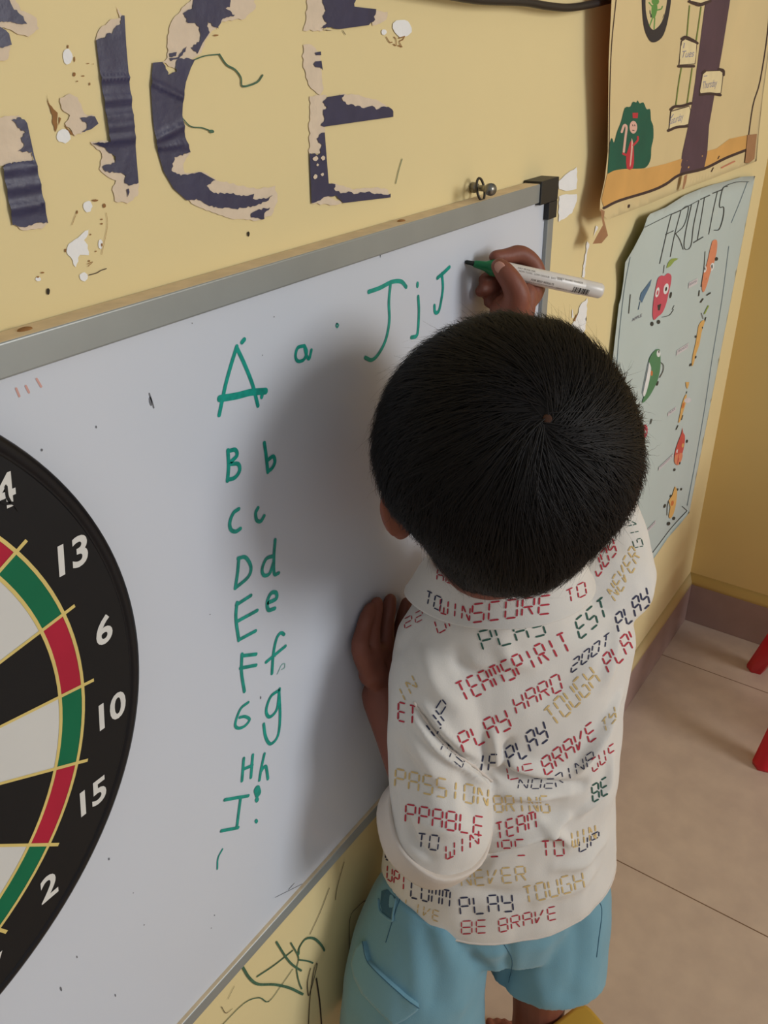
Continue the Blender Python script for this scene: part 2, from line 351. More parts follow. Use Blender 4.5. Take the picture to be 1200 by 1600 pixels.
letter('torn navy vinyl letter C with green scribbles beside it', [
    (zC([(75, 435, 's'), (140, 430), (175, 490), (180, 520), (240, 500), (235, 440), (260, 405), (370, 410, 's'), (340, 470, 's'), (305, 570, 's'), (285, 690, 's'), (280, 800, 's'), (300, 950, 's'), (338, 1057), (225, 1090), (205, 1185), (270, 1220), (410, 1195, 's'), (510, 1250), (450, 1290), (500, 1340), (620, 1345), (720, 1360), (780, 1345), (770, 1380), (860, 1380), (910, 1355), (880, 1390), (770, 1430), (650, 1450), (500, 1440), (380, 1380), (310, 1390, 's'), (220, 1310, 's'), (150, 1190, 's'), (100, 1020, 's'), (75, 830, 's'), (60, 600, 's')]),
     [wz(262, 196, .002, .25), wz(262, 155, .0018, -.4), wz(262, 228, .001)]),
    (zC([(360, -10), (608, -10), (610, 50), (580, 60), (645, 105), (560, 130), (530, 200), (450, 150), (470, 225, 's'), (420, 300, 's'), (385, 375), (340, 330), (400, 290), (400, 190), (370, 160), (320, 160), (285, 95), (350, 60)]), []),
    (zC([(760, 1480), (800, 1460), (890, 1440), (850, 1480), (850, 1520), (760, 1510)]), []), (zC([(190, 370), (240, 362), (235, 390), (192, 395)]), []), (zC([(190, 405), (240, 400), (310, 322), (300, 360), (240, 412), (200, 425)]), [])],
   [zC([(300, 40), (350, -10), (785, -10), (792, 60), (720, 130), (560, 150), (475, 235), (400, 380), (240, 480), (140, 432), (180, 400), (180, 250), (220, 130)]), zC([(205, 1185), (222, 1090), (340, 1055), (290, 1140), (300, 1200), (430, 1195), (520, 1252), (800, 1312), (930, 1290), (945, 1400), (900, 1500), (800, 1532), (600, 1512), (450, 1462), (310, 1385), (360, 1360)])], tuple(W(290, 180, 0)))
letter('torn navy vinyl letter E, nearest the hanging nail on the yellow wall', [
    (zE([(195, -10), (460, -10), (445, 50), (480, 55, 's'), (610, 70), (605, 110), (590, 165), (555, 190, 's'), (340, 220), (270, 205), (190, 215), (240, 175), (205, 120), (230, 80)]), []),
    (zE([(240, 735, 's'), (370, 715), (345, 745), (385, 790), (470, 800), (515, 820), (580, 800), (610, 830), (650, 810), (720, 820), (740, 845, 's'), (740, 885, 's'), (215, 960), (190, 950), (220, 900), (210, 830), (240, 810), (205, 775)]), []),
    (zE([(220, 1003, 's'), (235, 1200, 's'), (250, 1390), (300, 1395), (290, 1430), (340, 1465), (400, 1450), (440, 1470), (560, 1450), (600, 1470), (680, 1475), (720, 1465, 's'), (720, 1495, 's'), (360, 1538), (300, 1480), (230, 1490), (120, 1540, 's'), (105, 1160), (180, 1170), (200, 1100), (160, 1050), (180, 1020)]), []),
    (zE([(135, 485), (150, 465), (195, 460, 's'), (205, 535), (190, 512), (150, 508)]), []), (zE([(145, 400), (190, 390), (192, 418), (155, 418)]), [])],
   [zE([(90, -10), (215, -10), (245, 180), (200, 222), (300, 232), (60, 232), (85, 120)]), zE([(60, 340), (110, 333), (190, 400), (215, 680), (190, 720), (150, 690), (100, 640), (60, 480)]), zE([(110, 730), (240, 720), (225, 960), (205, 1100), (185, 1165), (108, 1165)]), zE([(340, 715), (480, 718), (640, 770), (722, 822), (500, 835), (380, 800)]), zE([(600, 78), (700, 90), (690, 150), (585, 195)]), zE([(280, 1385), (440, 1438), (600, 1420), (700, 1435), (722, 1482), (500, 1490), (320, 1482)]), zE([(118, 1542), (220, 1475), (355, 1535), (290, 1555)])] +
   [zE([(x-r, y), (x, y-r), (x+r, y), (x, y+r)]) for x, y, r in ()], tuple(W(540, 180, 0)), [(490, 248, 4), (502, 247, 3.5), (493.5, 257.5, 2), (501, 272.5, 2.6), (490, 276, 3.6)])

# black cable drooping along the top
bm = bmesh.new(); tube(bm, [W(x, y, -0.012) for x, y in [(330, -150), (470, -80), (580, -38), (640, -20), (700, -8), (752, 0), (817, 3), (853, 9), (885, 12), (912, 9), (948, 1), (1000, -14)]], 0.0033, 10, smoothk=5)
tag(obj('cable', bm, mat('black_cable', (40, 36, 36), 0.5), smooth=True), 'black cable drooping across the top of the yellow wall', 'cable')

# ------------------------------------------------------------------ whiteboard
alu = mat('aluminium_frame', (158, 162, 160), 0.42, 0.05, 20, metal=0.35)
blk = mat('black_plastic', (34, 34, 35), 0.5)
X0, X1, Z0, Z1 = -1.86, -0.936, 0.5285, 1.116; YF, YP = -0.018, -0.014
FW = 0.0175
wb = thing('whiteboard', 'white dry-erase board with aluminium frame hung on the yellow wall', 'whiteboard', (-1.4, 0, Z0))
pan = mat('whiteboard_enamel', (212, 217, 226), 0.24, 0.015, 4, spec=0.4)
ink = mat('green_marker_ink', (12, 150, 134), 0.45, 0.25, 160); ink_pale = mat('faded_marker', (150, 190, 184), 0.5, 0.2, 300); smudge = mat('grey_smudge', (110, 112, 118), 0.6); ink_red = mat('faded_red_marks', (212, 160, 150), 0.6)
bm = bmesh.new(); box(bm, (X0+0.004, YP, Z0+0.004), (X1-0.004, -0.002, Z1-0.004))
for (x, y, a, bb_) in [(235, 627, 3, 8), (150, 667, 1.5, 2.5), (65, 703, 2, 2.5), (208, 1395, 1, 1), (225, 1445, 1, 1.5), (335, 1430, 1, 1.5), (430, 1025, 1, 2), (407, 1090, 1.5, 3), (455, 1385, 8, 1), (180, 1555, 1, 4), (120, 1495, 1, 3), (95, 1545, 1.5, 6), (170, 1342, 1.5, 3), (330, 1450, 1, 1), (594, 398, 1.2, 3), (300, 505, 1, 1), (428, 495, 1.2, 1), (410, 555, 1, 1), (328, 960, 1, 1)]:
    c = W(x, y, YP); s = (c-CAM).dot(_fwd)/F_PX
    fill(bm, [(c.x+a*s*cos(t), c.z+bb_*s*sin(t)) for t in [k*pi/4 for k in range(8)]], on_plane(YP-0.0002), 1)
for q in ([(25, 607), (30, 619)], [(40, 603), (45, 613)], [(57, 592), (64, 604)]): stroke(bm, pp(q, YP), 0.0012, on_plane(YP-0.0002), 2)
stroke(bm, pp([(594, 386), (594, 402)], YP), 0.0005, on_plane(YP-0.0002), 1); stroke(bm, pp([(472, 1381), (452, 1391), (430, 1402)], YP), 0.0006, on_plane(YP-0.0002), 1)
stroke(bm, pp([(233, 615), (238, 630), (240, 637)], YP), 0.0010, on_plane(YP-0.0002), 1)
obj('writing_panel', bm, [pan, smudge, ink_red], wb)
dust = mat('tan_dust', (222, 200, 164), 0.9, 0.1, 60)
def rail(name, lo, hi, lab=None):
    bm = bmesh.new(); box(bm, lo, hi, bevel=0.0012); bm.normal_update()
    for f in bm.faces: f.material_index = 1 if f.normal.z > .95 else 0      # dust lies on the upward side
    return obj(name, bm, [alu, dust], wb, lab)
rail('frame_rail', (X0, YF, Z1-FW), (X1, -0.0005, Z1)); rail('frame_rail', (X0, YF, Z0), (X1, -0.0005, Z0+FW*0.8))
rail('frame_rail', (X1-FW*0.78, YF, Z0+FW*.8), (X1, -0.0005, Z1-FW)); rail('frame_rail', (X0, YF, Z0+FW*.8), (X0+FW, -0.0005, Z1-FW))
def corner(cx, cz, sx, sz):
    bm = bmesh.new(); L = 0.036; t = 0.0195; o = 0.0022; y0, y1 = YF-0.0016, 0.0
    xs = sorted((cx+sx*o, cx-sx*L)); zz = sorted((cz+sz*o, cz-sz*t)); box(bm, (xs[0], y0, zz[0]), (xs[1], y1-0.0002, zz[1]), bevel=0.0008)
    xs = sorted((cx+sx*o, cx-sx*(t-.003))); zz = sorted((cz-sz*t, cz-sz*L)); box(bm, (xs[0], y0, zz[0]), (xs[1], y1-0.0002, zz[1]), bevel=0.0008)
    obj('corner_cap', bm, blk, wb, 'black plastic corner cap')
corner(X1, Z1, 1, 1); corner(X1, Z0, 1, -1); corner(X0, Z1, -1, 1); corner(X0, Z0, -1, -1)
for qq in ((40, 520), (627, 351)):
    bm = bmesh.new(); c = W(qq[0], qq[1], -0.009); ellipsoid(bm, (c.x, -0.009, Z1), ((.004, 0, 0), (0, .0028, 0), (0, 0, .0012)))
    obj('rivet', bm, brown_m, wb, 'brown rivet on the top rail')
e = [0.0003]
zA = zoom(300, 380, 2.727); zD = zoom(300, 840, 2.857)
def glyph(lab, z, strokes, w=0.0030, m=ink):
    bm = bmesh.new()
    for q in strokes:
        e[0] += 0.000004; ws = w
        if isinstance(q, tuple): q, ws = q
        stroke(bm, pp(z(q), YP), ws, on_plane(YP-e[0]), 0, 5)
    obj('handwritten_letter', bm, m, wb, lab)
glyph('green capital A at the top of the column', zA, [[(190, 440), (165, 520), (143, 600), (128, 670), (115, 732)], [(190, 445), (225, 520), (258, 605), (280, 692)], ([(118, 662), (190, 650), (250, 635), (312, 630)], .0048), ([(300, 632), (296, 655)], .003), [(212, 422), (222, 410)]])
glyph('green small a beside the capital A', zA, [[(478, 437), (450, 445), (440, 480), (450, 502), (475, 496), (488, 465), (480, 440)], [(478, 437), (486, 475), (498, 492), (508, 455)]], .0026)
glyph('green capital J, largest letter of the top row', zA, [([(752, 207), (800, 190), (850, 165), (890, 163), (912, 186)], .0034), [(845, 172), (838, 250), (840, 330), (825, 410), (795, 470), (765, 497), (737, 487)]], .0032)
glyph('green small j in the top row', zA, [[(960, 172), (960, 182)], [(963, 228), (966, 290), (962, 370), (955, 395), (934, 401)]], .0034)
glyph('green capital J nearest the marker tip', zA, [[(1045, 148), (1070, 127), (1096, 102)], [(1064, 130), (1068, 190), (1060, 250), (1050, 290), (1035, 294), (1032, 266)]], .0034)
glyph('small green dot ring', zA, [[(616, 342), (623, 348), (618, 358), (613, 350), (616, 342)]], .0012)
glyph('green capital B', zA, [[(152, 882), (155, 950), (150, 1012)], [(155, 885), (183, 880), (190, 905), (160, 938), (195, 940), (202, 968), (182, 998), (150, 1008)]])
glyph('green small b', zA, [[(307, 850), (314, 900), (322, 975)], [(320, 925), (345, 908), (352, 932), (340, 958), (322, 972)]])
glyph('green capital C', zA, [[(198, 1132), (175, 1150), (160, 1190), (165, 1220), (185, 1228), (205, 1216)]])
glyph('green small c', zA, [[(280, 1128), (270, 1150), (275, 1180), (292, 1184), (306, 1162)]])
glyph('green capital D', zD, [[(208, 92), (202, 160), (192, 225)], [(205, 92), (238, 88), (262, 130), (250, 175), (192, 225)]])
glyph('green small d', zD, [[(370, 10), (365, 80), (366, 160), (386, 158)], [(362, 82), (330, 95), (312, 140), (320, 168), (345, 160), (362, 112)]])
glyph('green capital E', zD, [[(200, 290), (195, 360), (208, 458)], [(197, 300), (262, 258)], [(200, 374), (290, 325)], [(208, 456), (283, 416)]])
glyph('green small e', zD, [[(340, 290), (375, 272), (374, 246), (352, 248), (335, 285), (340, 322), (368, 316)]], .0034)
glyph('green capital F', zD, [[(222, 520), (220, 600), (233, 686)], [(222, 527), (285, 520)], [(215, 582), (285, 569)]])
glyph('green small f', zD, [[(410, 432), (395, 425), (376, 452), (362, 520), (356, 606)], [(330, 555), (416, 484)]])
glyph('green capital G', zD, [[(250, 735), (215, 765), (192, 830), (205, 850), (235, 840), (256, 812), (235, 798), (212, 802)]], .0026)
glyph('green small g', zD, [[(385, 682), (350, 710), (330, 770), (345, 800), (378, 765), (390, 675)], [(388, 690), (392, 800), (382, 885), (350, 920), (328, 890), (319, 832)]])
glyph('green capital H', zD, [[(230, 985), (222, 1085)], [(270, 970), (262, 1070)], [(226, 1034), (268, 1016)]])
glyph('green small h', zD, [[(322, 965), (308, 1030), (300, 1082)], [(308, 1042), (328, 1020), (338, 1076)]])
glyph('green small i as dots', zD, [([(288, 1122), (294, 1142)], .007), ([(287, 1166), (290, 1172)], .004), ([(284, 1262), (288, 1268)], .003)])
glyph('green capital I at the foot of the column', zD, [[(145, 1170), (200, 1160), (250, 1152)], [(216, 1160), (208, 1220), (200, 1285)], [(130, 1308), (205, 1294)]])
glyph('faint green stroke under the column', zD, [[(135, 1390), (115, 1430), (112, 1478)]], .0016)
glyph('pale half-wiped stroke by the small f', zD, [[(380, 608), (398, 570), (412, 562), (412, 580), (400, 588)]], .001, ink_pale)
# ring and bolt that carry the board
bm = bmesh.new(); c = W(751, 296, -0.012)
tube(bm, [c+Vector((0.0062*cos(a), 0.002*sin(a), 0.009*sin(a))) for a in [2*pi*k/20 for k in range(21)]], 0.0011, 8)
obj('hanging_loop', bm, mat('dark_wire', (70, 66, 60), 0.4, metal=0.6), wb, 'wire loop on the top rail', True)
steel = mat('dull_steel', (140, 136, 126), 0.35, 0.1, 60, metal=0.85)
bm = bmesh.new(); a = W(737, 296, 0.004); bb_ = W(770, 296, -0.020)
tube(bm, [W(740, 293, 0.002), W(752, 294, -0.014), W(767, 296, -0.030)], 0.0026, 10)
tube(bm, [W(765, 296, -0.0285), W(767.5, 296.2, -0.0315)], 0.0050, 16, cap='flat'); tube(bm, [W(737, 292.5, 0.001), W(742, 293.3, -0.004)], 0.0045, 14)
tag(obj('wall_bolt', bm, steel, smooth=True), 'steel bolt in the yellow wall carrying the whiteboard loop', 'bolt')

# ------------------------------------------------------------------ dartboard
DC = Vector((-1.70857532, 0, 0.94827124)); DR = 0.2002; YD = -0.035
db = thing('dartboard', 'round printed dartboard with black number ring hung on the whiteboard', 'dartboard', (DC.x, -0.03, DC.z-DR))
d_black = mat('dartboard_black', (22, 22, 24), 0.5, 0.08, 20, spec=0.25); d_white = mat('dartboard_white', (214, 213, 208), 0.4, 0.02, 30); d_red = mat('dartboard_red', (178, 32, 58), 0.5, spec=0.25); d_green = mat('dartboard_green', (8, 108, 72), 0.5, spec=0.25); d_gold = mat('dartboard_gold_line', (222, 198, 118), 0.45); d_num = mat('dartboard_numeral', (222, 220, 214), 0.4); d_edge = mat('dartboard_rim', (18, 18, 22), 0.35, spec=0.3)
def dpt(r, a, y): return Vector((DC.x+r*cos(a), y, DC.z+r*sin(a)))
bm = bmesh.new(); n = 160
prof = [(0.0, -0.0200), (DR-0.004, -0.0200), (DR, -0.0215), (DR, YD+0.003), (DR-0.0008, YD+0.0008), (DR-0.003, YD-0.0002), (DR-0.0066, YD), (DR-0.0074, YD+0.0012), (DR-0.0082, YD), (0.0, YD)]
rings = [[bm.verts.new(dpt(max(r, 0.0005), -2*pi*k/n, y)) for k in range(n)] for r, y in prof]; skin(bm, rings)
obj('board_disc', bm, d_edge, db, smooth=False)
def sector(bm, r0, r1, a0, a1, y, mi=0, k=10):
    A = [bm.verts.new(dpt(r0, a0+(a1-a0)*i/k, y)) for i in range(k+1)]; B = [bm.verts.new(dpt(r1, a0+(a1-a0)*i/k, y)) for i in range(k+1)]
    for i in range(k):
        f = bm.faces.new((A[i], B[i], B[i+1], A[i+1])); f.material_index = mi
R_D0, R_D1, R_T0, R_T1, R_B1, R_B0 = 0.7225*DR, 0.795*DR, 0.43*DR, 0.495*DR, 0.085*DR, 0.035*DR
bm = bmesh.new(); sector(bm, R_D1, DR*0.957, 0, 2*pi, YD-0.0003, 0, 160); obj('number_ring', bm, d_black, db)
order = [6, 13, 4, 18, 1, 20, 5, 12, 9, 14, 11, 8, 16, 7, 19, 3, 17, 2, 15, 10]
bm = bmesh.new()
for i in range(20):
    a0, a1 = radians(i*18-9), radians(i*18+9); dk = i % 2 == 0
    for r0, r1 in ((R_B1, R_T0), (R_T1, R_D0)): sector(bm, r0, r1, a0, a1, YD-0.0003, 0 if dk else 1)
    for r0, r1 in ((R_T0, R_T1), (R_D0, R_D1)): sector(bm, r0, r1, a0, a1, YD-0.0003, 2 if dk else 3)
sector(bm, R_B0, R_B1, 0, 2*pi, YD-0.0003, 3, 40); sector(bm, 0.0001, R_B0, 0, 2*pi, YD-0.0003, 2, 40)
obj('scoring_face', bm, [d_black, d_white, d_red, d_green], db)
bm = bmesh.new()
for r in (R_D0, R_D1, R_T0, R_T1, R_B1, R_B0): sector(bm, r-0.0010, r+0.0010, 0, 2*pi, YD-0.0005, 0, 120)
for i in range(20):
    a = radians(i*18-9); wl = 0.0008
    q = Vector((-sin(a), 0, cos(a)))
    vs = [bm.verts.new(dpt(R_B1, a, YD-0.00055)+q*s*wl*.6) for s in (1, -1)]+[bm.verts.new(dpt(0.832*DR, a, YD-0.00055)+q*s*wl*1.3) for s in (-1, 1)]; bm.faces.new(vs)
obj('gold_dividing_lines', bm, d_gold, db)
for i, nmb in enumerate(order):
    a = radians(i*18); c = dpt(0.8815*DR, a, YD-0.0006)
    tb = text_bm(str(nmb), 0.0235, 0.0006, 0.18)
    nb = bmesh.new(); merge(nb, tb, lambda v: Vector((c.x+v.x*1.0, c.y, c.z+v.y)))
    if nmb == 4:                                   # dark scuffs across the 4
        for q in ([(2, 783), (8, 786), (20, 786), (28, 796)], [(8, 760), (10, 775), (14, 783)]):
            stroke(nb, pp(q, YD), 0.0016, on_plane(YD-0.0008), 1, 4)
    obj('numeral', nb, [d_num, d_black], db)

# ------------------------------------------------------------------ paper charts
def lift(x, z, y):                                 # slide a point of the sheet out from the wall
    P0 = Vector((x, -0.004, z)); return CAM + (P0-CAM)*((y-CAM.y)/(P0.y-CAM.y))
def sstep(a, b, t):
    t = max(0, min(1, (t-a)/(b-a))); return t*t*(3-2*t)
def interp(tab, t):
    for (a, va), (b, vb) in zip(tab, tab[1:]):
        if t <= b: return va+(vb-va)*max(0, (t-a))/(b-a)
    return tab[-1][1]
class Sheet:
    def __init__(self, yfun): self.y = yfun; self.bm = bmesh.new(); self.mats = []; self.e = 0.0005
    def mi(self, m):
        if m not in self.mats: self.mats.append(m)
        return self.mats.index(m)
    def f(self, e): return lambda v: lift(v[0], v[1], self.y(v[0], v[1])-e)
    def outline(self, pts, m, back):
        t = bmesh.new(); fill(t, pts, lambda v: v, 0, 0.02)
        t.verts.index_update(); i = self.mi(m); A = [self.bm.verts.new(self.f(0)(v.co)) for v in t.verts]; B = [self.bm.verts.new(self.f(-0.0004)(v.co)) for v in t.verts]; j = self.mi(back)
        for f in t.faces:
            self.bm.faces.new([A[v.index] for v in f.verts]).material_index = i; self.bm.faces.new([B[v.index] for v in f.verts][::-1]).material_index = j
        for e_ in t.edges:
            if len(e_.link_faces) == 1:
                a, b_ = e_.verts; self.bm.faces.new((A[a.index], A[b_.index], B[b_.index], B[a.index])).material_index = i
        t.free()
    def poly(self, pts, m, smooth=0, jg=0):
        self.e += 0.00001; q = [Vector((p[0], p[1], 0)) for p in pts]
        if smooth: q = catmull(q+[q[0]], smooth)[:-1]
        if jg: q = jag([(v.x, v.y) for v in q], jg, 4, 3)
        fill(self.bm, pp(q, -0.004), self.f(self.e), self.mi(m), 0.02)
    def ell(self, cx, cy, rx, ry, m, rot=0):
        c, s = cos(radians(rot)), sin(radians(rot))
        self.poly([(cx+rx*cos(a)*c-ry*sin(a)*s, cy+rx*cos(a)*s+ry*sin(a)*c) for a in [2*pi*k/18 for k in range(18)]], m)
    def line(self, pts, wpx, m, k=4):
        self.e += 0.00001                          # width kept in the sheet's own measure: built in photo space, then laid on the sheet
        g = lambda v: self.f(self.e)(xz(W(v[0], v[1], -0.004)))
        stroke(self.bm, pts, wpx, g, self.mi(m), k)
    def done(self, name, label, cat): return tag(obj(name, self.bm, self.mats, None, None, True), label, cat)

paper = mat('cream_chart_paper', (234, 212, 158), 0.8, 0.04, 8, 0.1, 40, trans=(0.14, (246, 176, 96))); paper_back = mat('chart_back', (206, 158, 98), 0.85, trans=(0.2, (246, 176, 96)))
ink_brown = mat('dark_brown_paint', (64, 44, 42), 0.7); trunk = mat('purple_brown_paint', (84, 60, 72), 0.7, 0.1, 30); ground = mat('orange_ground_paint', (218, 166, 92), 0.75, 0.08, 15); bush = mat('dark_green_paint', (20, 90, 68), 0.75, 0.1, 30)
cgreen = mat('leaf_green_pen', (96, 150, 70), 0.7); rope = mat('olive_green_pen', (124, 140, 66), 0.7); redp = mat('red_paint', (196, 48, 60), 0.7); tyre = mat('black_paint', (46, 42, 46), 0.7); cream2 = mat('tag_cream', (230, 212, 164), 0.8); bluepen = mat('blue_pen', (140, 136, 158), 0.7); pinkish = mat('pale_pink_paint', (226, 180, 160), 0.7); redpen = mat('red_pen', (206, 130, 100), 0.7)
def y_chart(x, z):
    return -0.004 - 0.026*(1-sstep(-0.80, -0.50, x))*(0.75+0.25*sstep(1.05, 1.3, z)) - 0.004*sin(x*14)*sin(z*9)
C_ = Sheet(y_chart)
out = [(962, -260), (955.6, 0), (951, 95), (949.7, 237), (945, 280), (938, 312), (937, 332), (950, 343), (1015, 318), (1072, 294), (1110, 280), (1150, 264), (1182, 252), (1186, 205), (1192, 150), (1204, 60), (1222, -60), (1240, -260)]
C_.outline(pp(out, -0.004), paper, paper_back)
C_.poly([(951, 263), (975, 262), (1010, 263), (1040, 256), (1062, 249), (1085, 246), (1105, 236), (1120, 232), (1140, 217), (1168, 211), (1167, 234), (1134, 247), (1100, 263.6), (1062.5, 273), (1015, 299), (967.5, 313.5), (944, 325), (940, 312)], ground)
C_.poly([(1141, 0), (1150, -120), (1162, -245), (1130, -245), (1114, -80), (1100, 20), (1086, 130), (1077, 190), (1066, 240), (1062, 274), (1100, 264), (1105, 240), (1108, 196), (1117, 145), (1130, 70)], trunk)
zb = zoom(940, 0, 5.3333)
C_.poly(zb([(50, 1450), (60, 1300), (62, 1230), (85, 1150), (105, 1190), (130, 1100), (165, 1010), (195, 900), (240, 890), (262, 848), (290, 855), (302, 838), (318, 862), (350, 855), (375, 910), (405, 912), (412, 1000), (430, 1050), (432, 1150), (415, 1230), (410, 1320), (380, 1385), (330, 1405), (200, 1408), (110, 1420)]), bush, 3)
C_.line([(944, 325), (967.5, 313.5), (1015, 299), (1040, 288), (1062.5, 273), (1100, 263.6), (1134, 247), (1167, 234)], 4.2, ink_brown)
C_.line([(1167, 234), (1176.5, 166), (1188, 126), (1200, 47), (1206, -40)], 1.6, ink_brown); C_.line([(963, 0), (956, 70), (953, 150), (952, 240)], 1.0, ink_brown); C_.line([(964, -40), (963, 0)], 1.0, ink_brown)
# tyre swing with a small green figure
C_.line([(1028, -74), (1033, -245)], 1.8, rope); C_.poly([(1004, -50), (1003, -15), (1004, 20), (1007, 45), (1013, 60), (1019, 66), (1028, 64), (1037, 54), (1044, 30), (1049, -5), (1048, -45), (1040, -68), (1027, -78), (1012, -68)], tyre, 3)
C_.poly([(1010, -42), (1009, -15), (1009, 15), (1013, 35), (1019, 46), (1026, 44), (1034, 34), (1040, 15), (1043, -10), (1042, -40), (1036, -56), (1026, -62), (1015, -55)], paper, 3)
C_.poly([(1019, 8), (1027, 8), (1026, 20), (1022, 29), (1018, 24), (1018, 12)], cgreen, 2); C_.ell(1024, 2, 6, 6, cgreen)
for q in ([(1019, 10), (1014, 4)], [(1026, 16), (1033, 14), (1035, 10)], [(1020, 27), (1015, 40)], [(1023, 28), (1022, 45)]): C_.line(q, 2, cgreen)
# small red animal standing in the bush
C_.poly(zb([(205, 1290), (225, 1230), (240, 1180), (262, 1180), (270, 1300), (262, 1400), (210, 1405)]), redp, 2); C_.poly(zb([(250, 1150), (262, 1200), (245, 1370), (234, 1380), (245, 1250)]), pinkish, 2)
C_.ell(940+265/5.333, 1060/5.333, 6, 10, pinkish); C_.poly(zb([(258, 940), (305, 940), (300, 985), (260, 985)]), redp)
C_.line(zb([(185, 1265), (198, 1150), (208, 1060), (188, 1045), (168, 1100)]), 3.6, pinkish); C_.line(zb([(180, 1280), (200, 1290)]), 3.6, redp); C_.line(zb([(265, 1210), (300, 1170), (302, 1140)]), 3, redp)
for q in ([(258, 1040), (262, 1050)], [(275, 1040), (278, 1050)], [(258, 1085), (272, 1088)]): C_.line(zb(q), 1.2, ink_brown)
zt = zoom(1020, 0, 6.6667)
for q in ([(385, 60), (372, 200), (358, 372)], [(505, 75), (480, 250), (455, 420)], [(300, 705), (270, 880), (240, 1110)], [(412, 712), (385, 900), (360, 1075)]): C_.line(zt(q), 1.7, rope)
def card(pts, heavy):
    C_.poly(zt(pts), cream2, 0); C_.line(zt(pts+[pts[0]]), 1.4, ink_brown, 0)
    for q in heavy: C_.line(zt(q), 4.2, ink_brown)
card([(300, 430), (340, 405), (460, 455), (440, 665), (275, 675)], [[(305, 405), (345, 385), (420, 420), (465, 450)], [(270, 690), (350, 690), (428, 690)]])
card([(520, 770), (550, 740), (700, 735), (735, 760), (710, 970), (500, 980), (488, 950)], [[(690, 720), (735, 735), (738, 780)], [(495, 985), (600, 975), (705, 990)], [(520, 760), (545, 738)]])
card([(190, 1160), (380, 1105), (395, 1150), (370, 1295), (170, 1350)], [[(190, 1140), (230, 1110), (300, 1105), (400, 1075)], [(165, 1360), (250, 1325), (360, 1315)]])
card([(385, -60), (600, -60), (600, 0), (500, 35), (390, 10)], [[(380, 15), (440, 40), (500, 52), (600, 10)]])
def chart_word(txt, x, y, dx, dy, size):
    tb = text_bm(txt, size, 0, 0.3, 0, 'LEFT'); C_.e += 0.00001; i = C_.mi(bluepen)
    merge(C_.bm, tb, lambda v: C_.f(C_.e)(xz(W(x+v.x*dx[0]-v.y*dy[0], y+v.x*dx[1]-v.y*dy[1], -0.004))), i)
chart_word('Tues', 1064, 86, (.85, -.10), (-.1, 1.3), 12); chart_word('Thursday', 1097, 134, (.55, -.10), (-.1, 1.5), 11); chart_word('Saturday', 1046, 190, (.55, -.2), (-.1, 1.5), 11)
for q in ([(330, 450), (320, 500)], [(535, 795), (565, 790)], [(200, 1215), (215, 1190)]): C_.line(zt(q), 1.2, bluepen)
C_.line([(1128, 262), (1136, 258), (1148, 252)], 2.0, redpen); C_.line([(1112, 268), (1115, 262)], 1.2, ink_brown); C_.ell(983, 322, 1.4, 3, ink_brown, 15); C_.line([(1122, 248), (1124, 244)], 1.2, ink_brown)
chart = C_.done('picture_chart', 'hand painted cream paper chart of a tree with day name cards, curling off the wall', 'chart')
tape_m = mat('brown_packing_tape', (170, 124, 92), 0.4, 0.08, 40)
def tape(pts, ys, lab):
    bm = bmesh.new(); A = [bm.verts.new(W(p[0], p[1], y)) for p, y in zip(pts, ys)]; B = [bm.verts.new(W(p[0], p[1], y+0.0006)) for p, y in zip(pts, ys)]; n = len(A)
    bm.faces.new(A); bm.faces.new(B[::-1])
    for i in range(n): bm.faces.new((A[i], A[(i+1) % n], B[(i+1) % n], B[i]))
    obj('tape_strip', bm, tape_m, chart, lab)
tape([(938, 326), (945, 330), (943, 340), (950, 368), (940, 380), (926, 381), (934, 366), (942, 352)], [-0.027, -0.026, -0.025, -0.022, -0.022, -0.022, -0.024, -0.026], 'brown tape strip dangling at the lower left corner')
tape([(1168, 211), (1183, 209), (1181, 225), (1179, 248), (1170, 255), (1164, 254), (1166, 236)], [-0.006]*7, 'brown tape holding the lower right corner')
tape([(1069, 275), (1074, 272), (1072, 285), (1068, 296), (1066, 295)], [-0.012]*5, 'short brown tape tab on the lower edge')

pg = mat('pale_green_chart_paper', (200, 212, 206), 0.75, 0.03, 6, 0.08, 40, trans=(0.08, (200, 210, 150))); pgb = mat('pale_green_back', (170, 178, 130), 0.8, trans=(0.25, (200, 210, 150)))
def y_fruit(x, z):
    tl = (1-sstep(-0.66, -0.45, x))
    return -0.004 - 0.010*tl*sstep(0.93, 1.03, z) - 0.008*sstep(-0.24, -0.12, x)*(1-sstep(0.36, 0.5, z)) - 0.003*abs(sin(x*11))*sstep(0.3, 0.6, z)
F_ = Sheet(y_fruit)
left_bot = W(957, 565, -0.004)
out2 = [(1180, 275), (1160, 276), (1136, 283), (1115, 288), (1097, 294), (1070, 305), (1040, 324), (1016, 334), (1011.5, 340), (1008, 354), (1005, 359), (990, 388), (977, 410), (974, 440), (970, 466), (972, 470), (967, 476), (962, 520), (957, 565)]
o2 = pp(out2, -0.004)+[(-0.69, 0.6), (-0.69, 0.348), (-0.5, 0.346)]+pp([(1014, 884), (1044, 840), (1060, 822), (1077, 801), (1074, 790), (1070, 779), (1070, 770), (1078, 735), (1088, 687), (1097, 625), (1105.5, 565), (1117, 495), (1127, 434), (1131, 395), (1136, 368), (1147, 337), (1162, 300)], -0.004)
F_.outline(o2, pg, pgb)
pen = mat('black_sketch_pen', (60, 64, 62), 0.7); pen_b = mat('blue_grey_pen', (120, 140, 148), 0.7)
zf = zoom(1000, 240, 5); zg = zoom(950, 380, 6.6667); zh = zoom(990, 560, 10); zi = zoom(980, 700, 8)
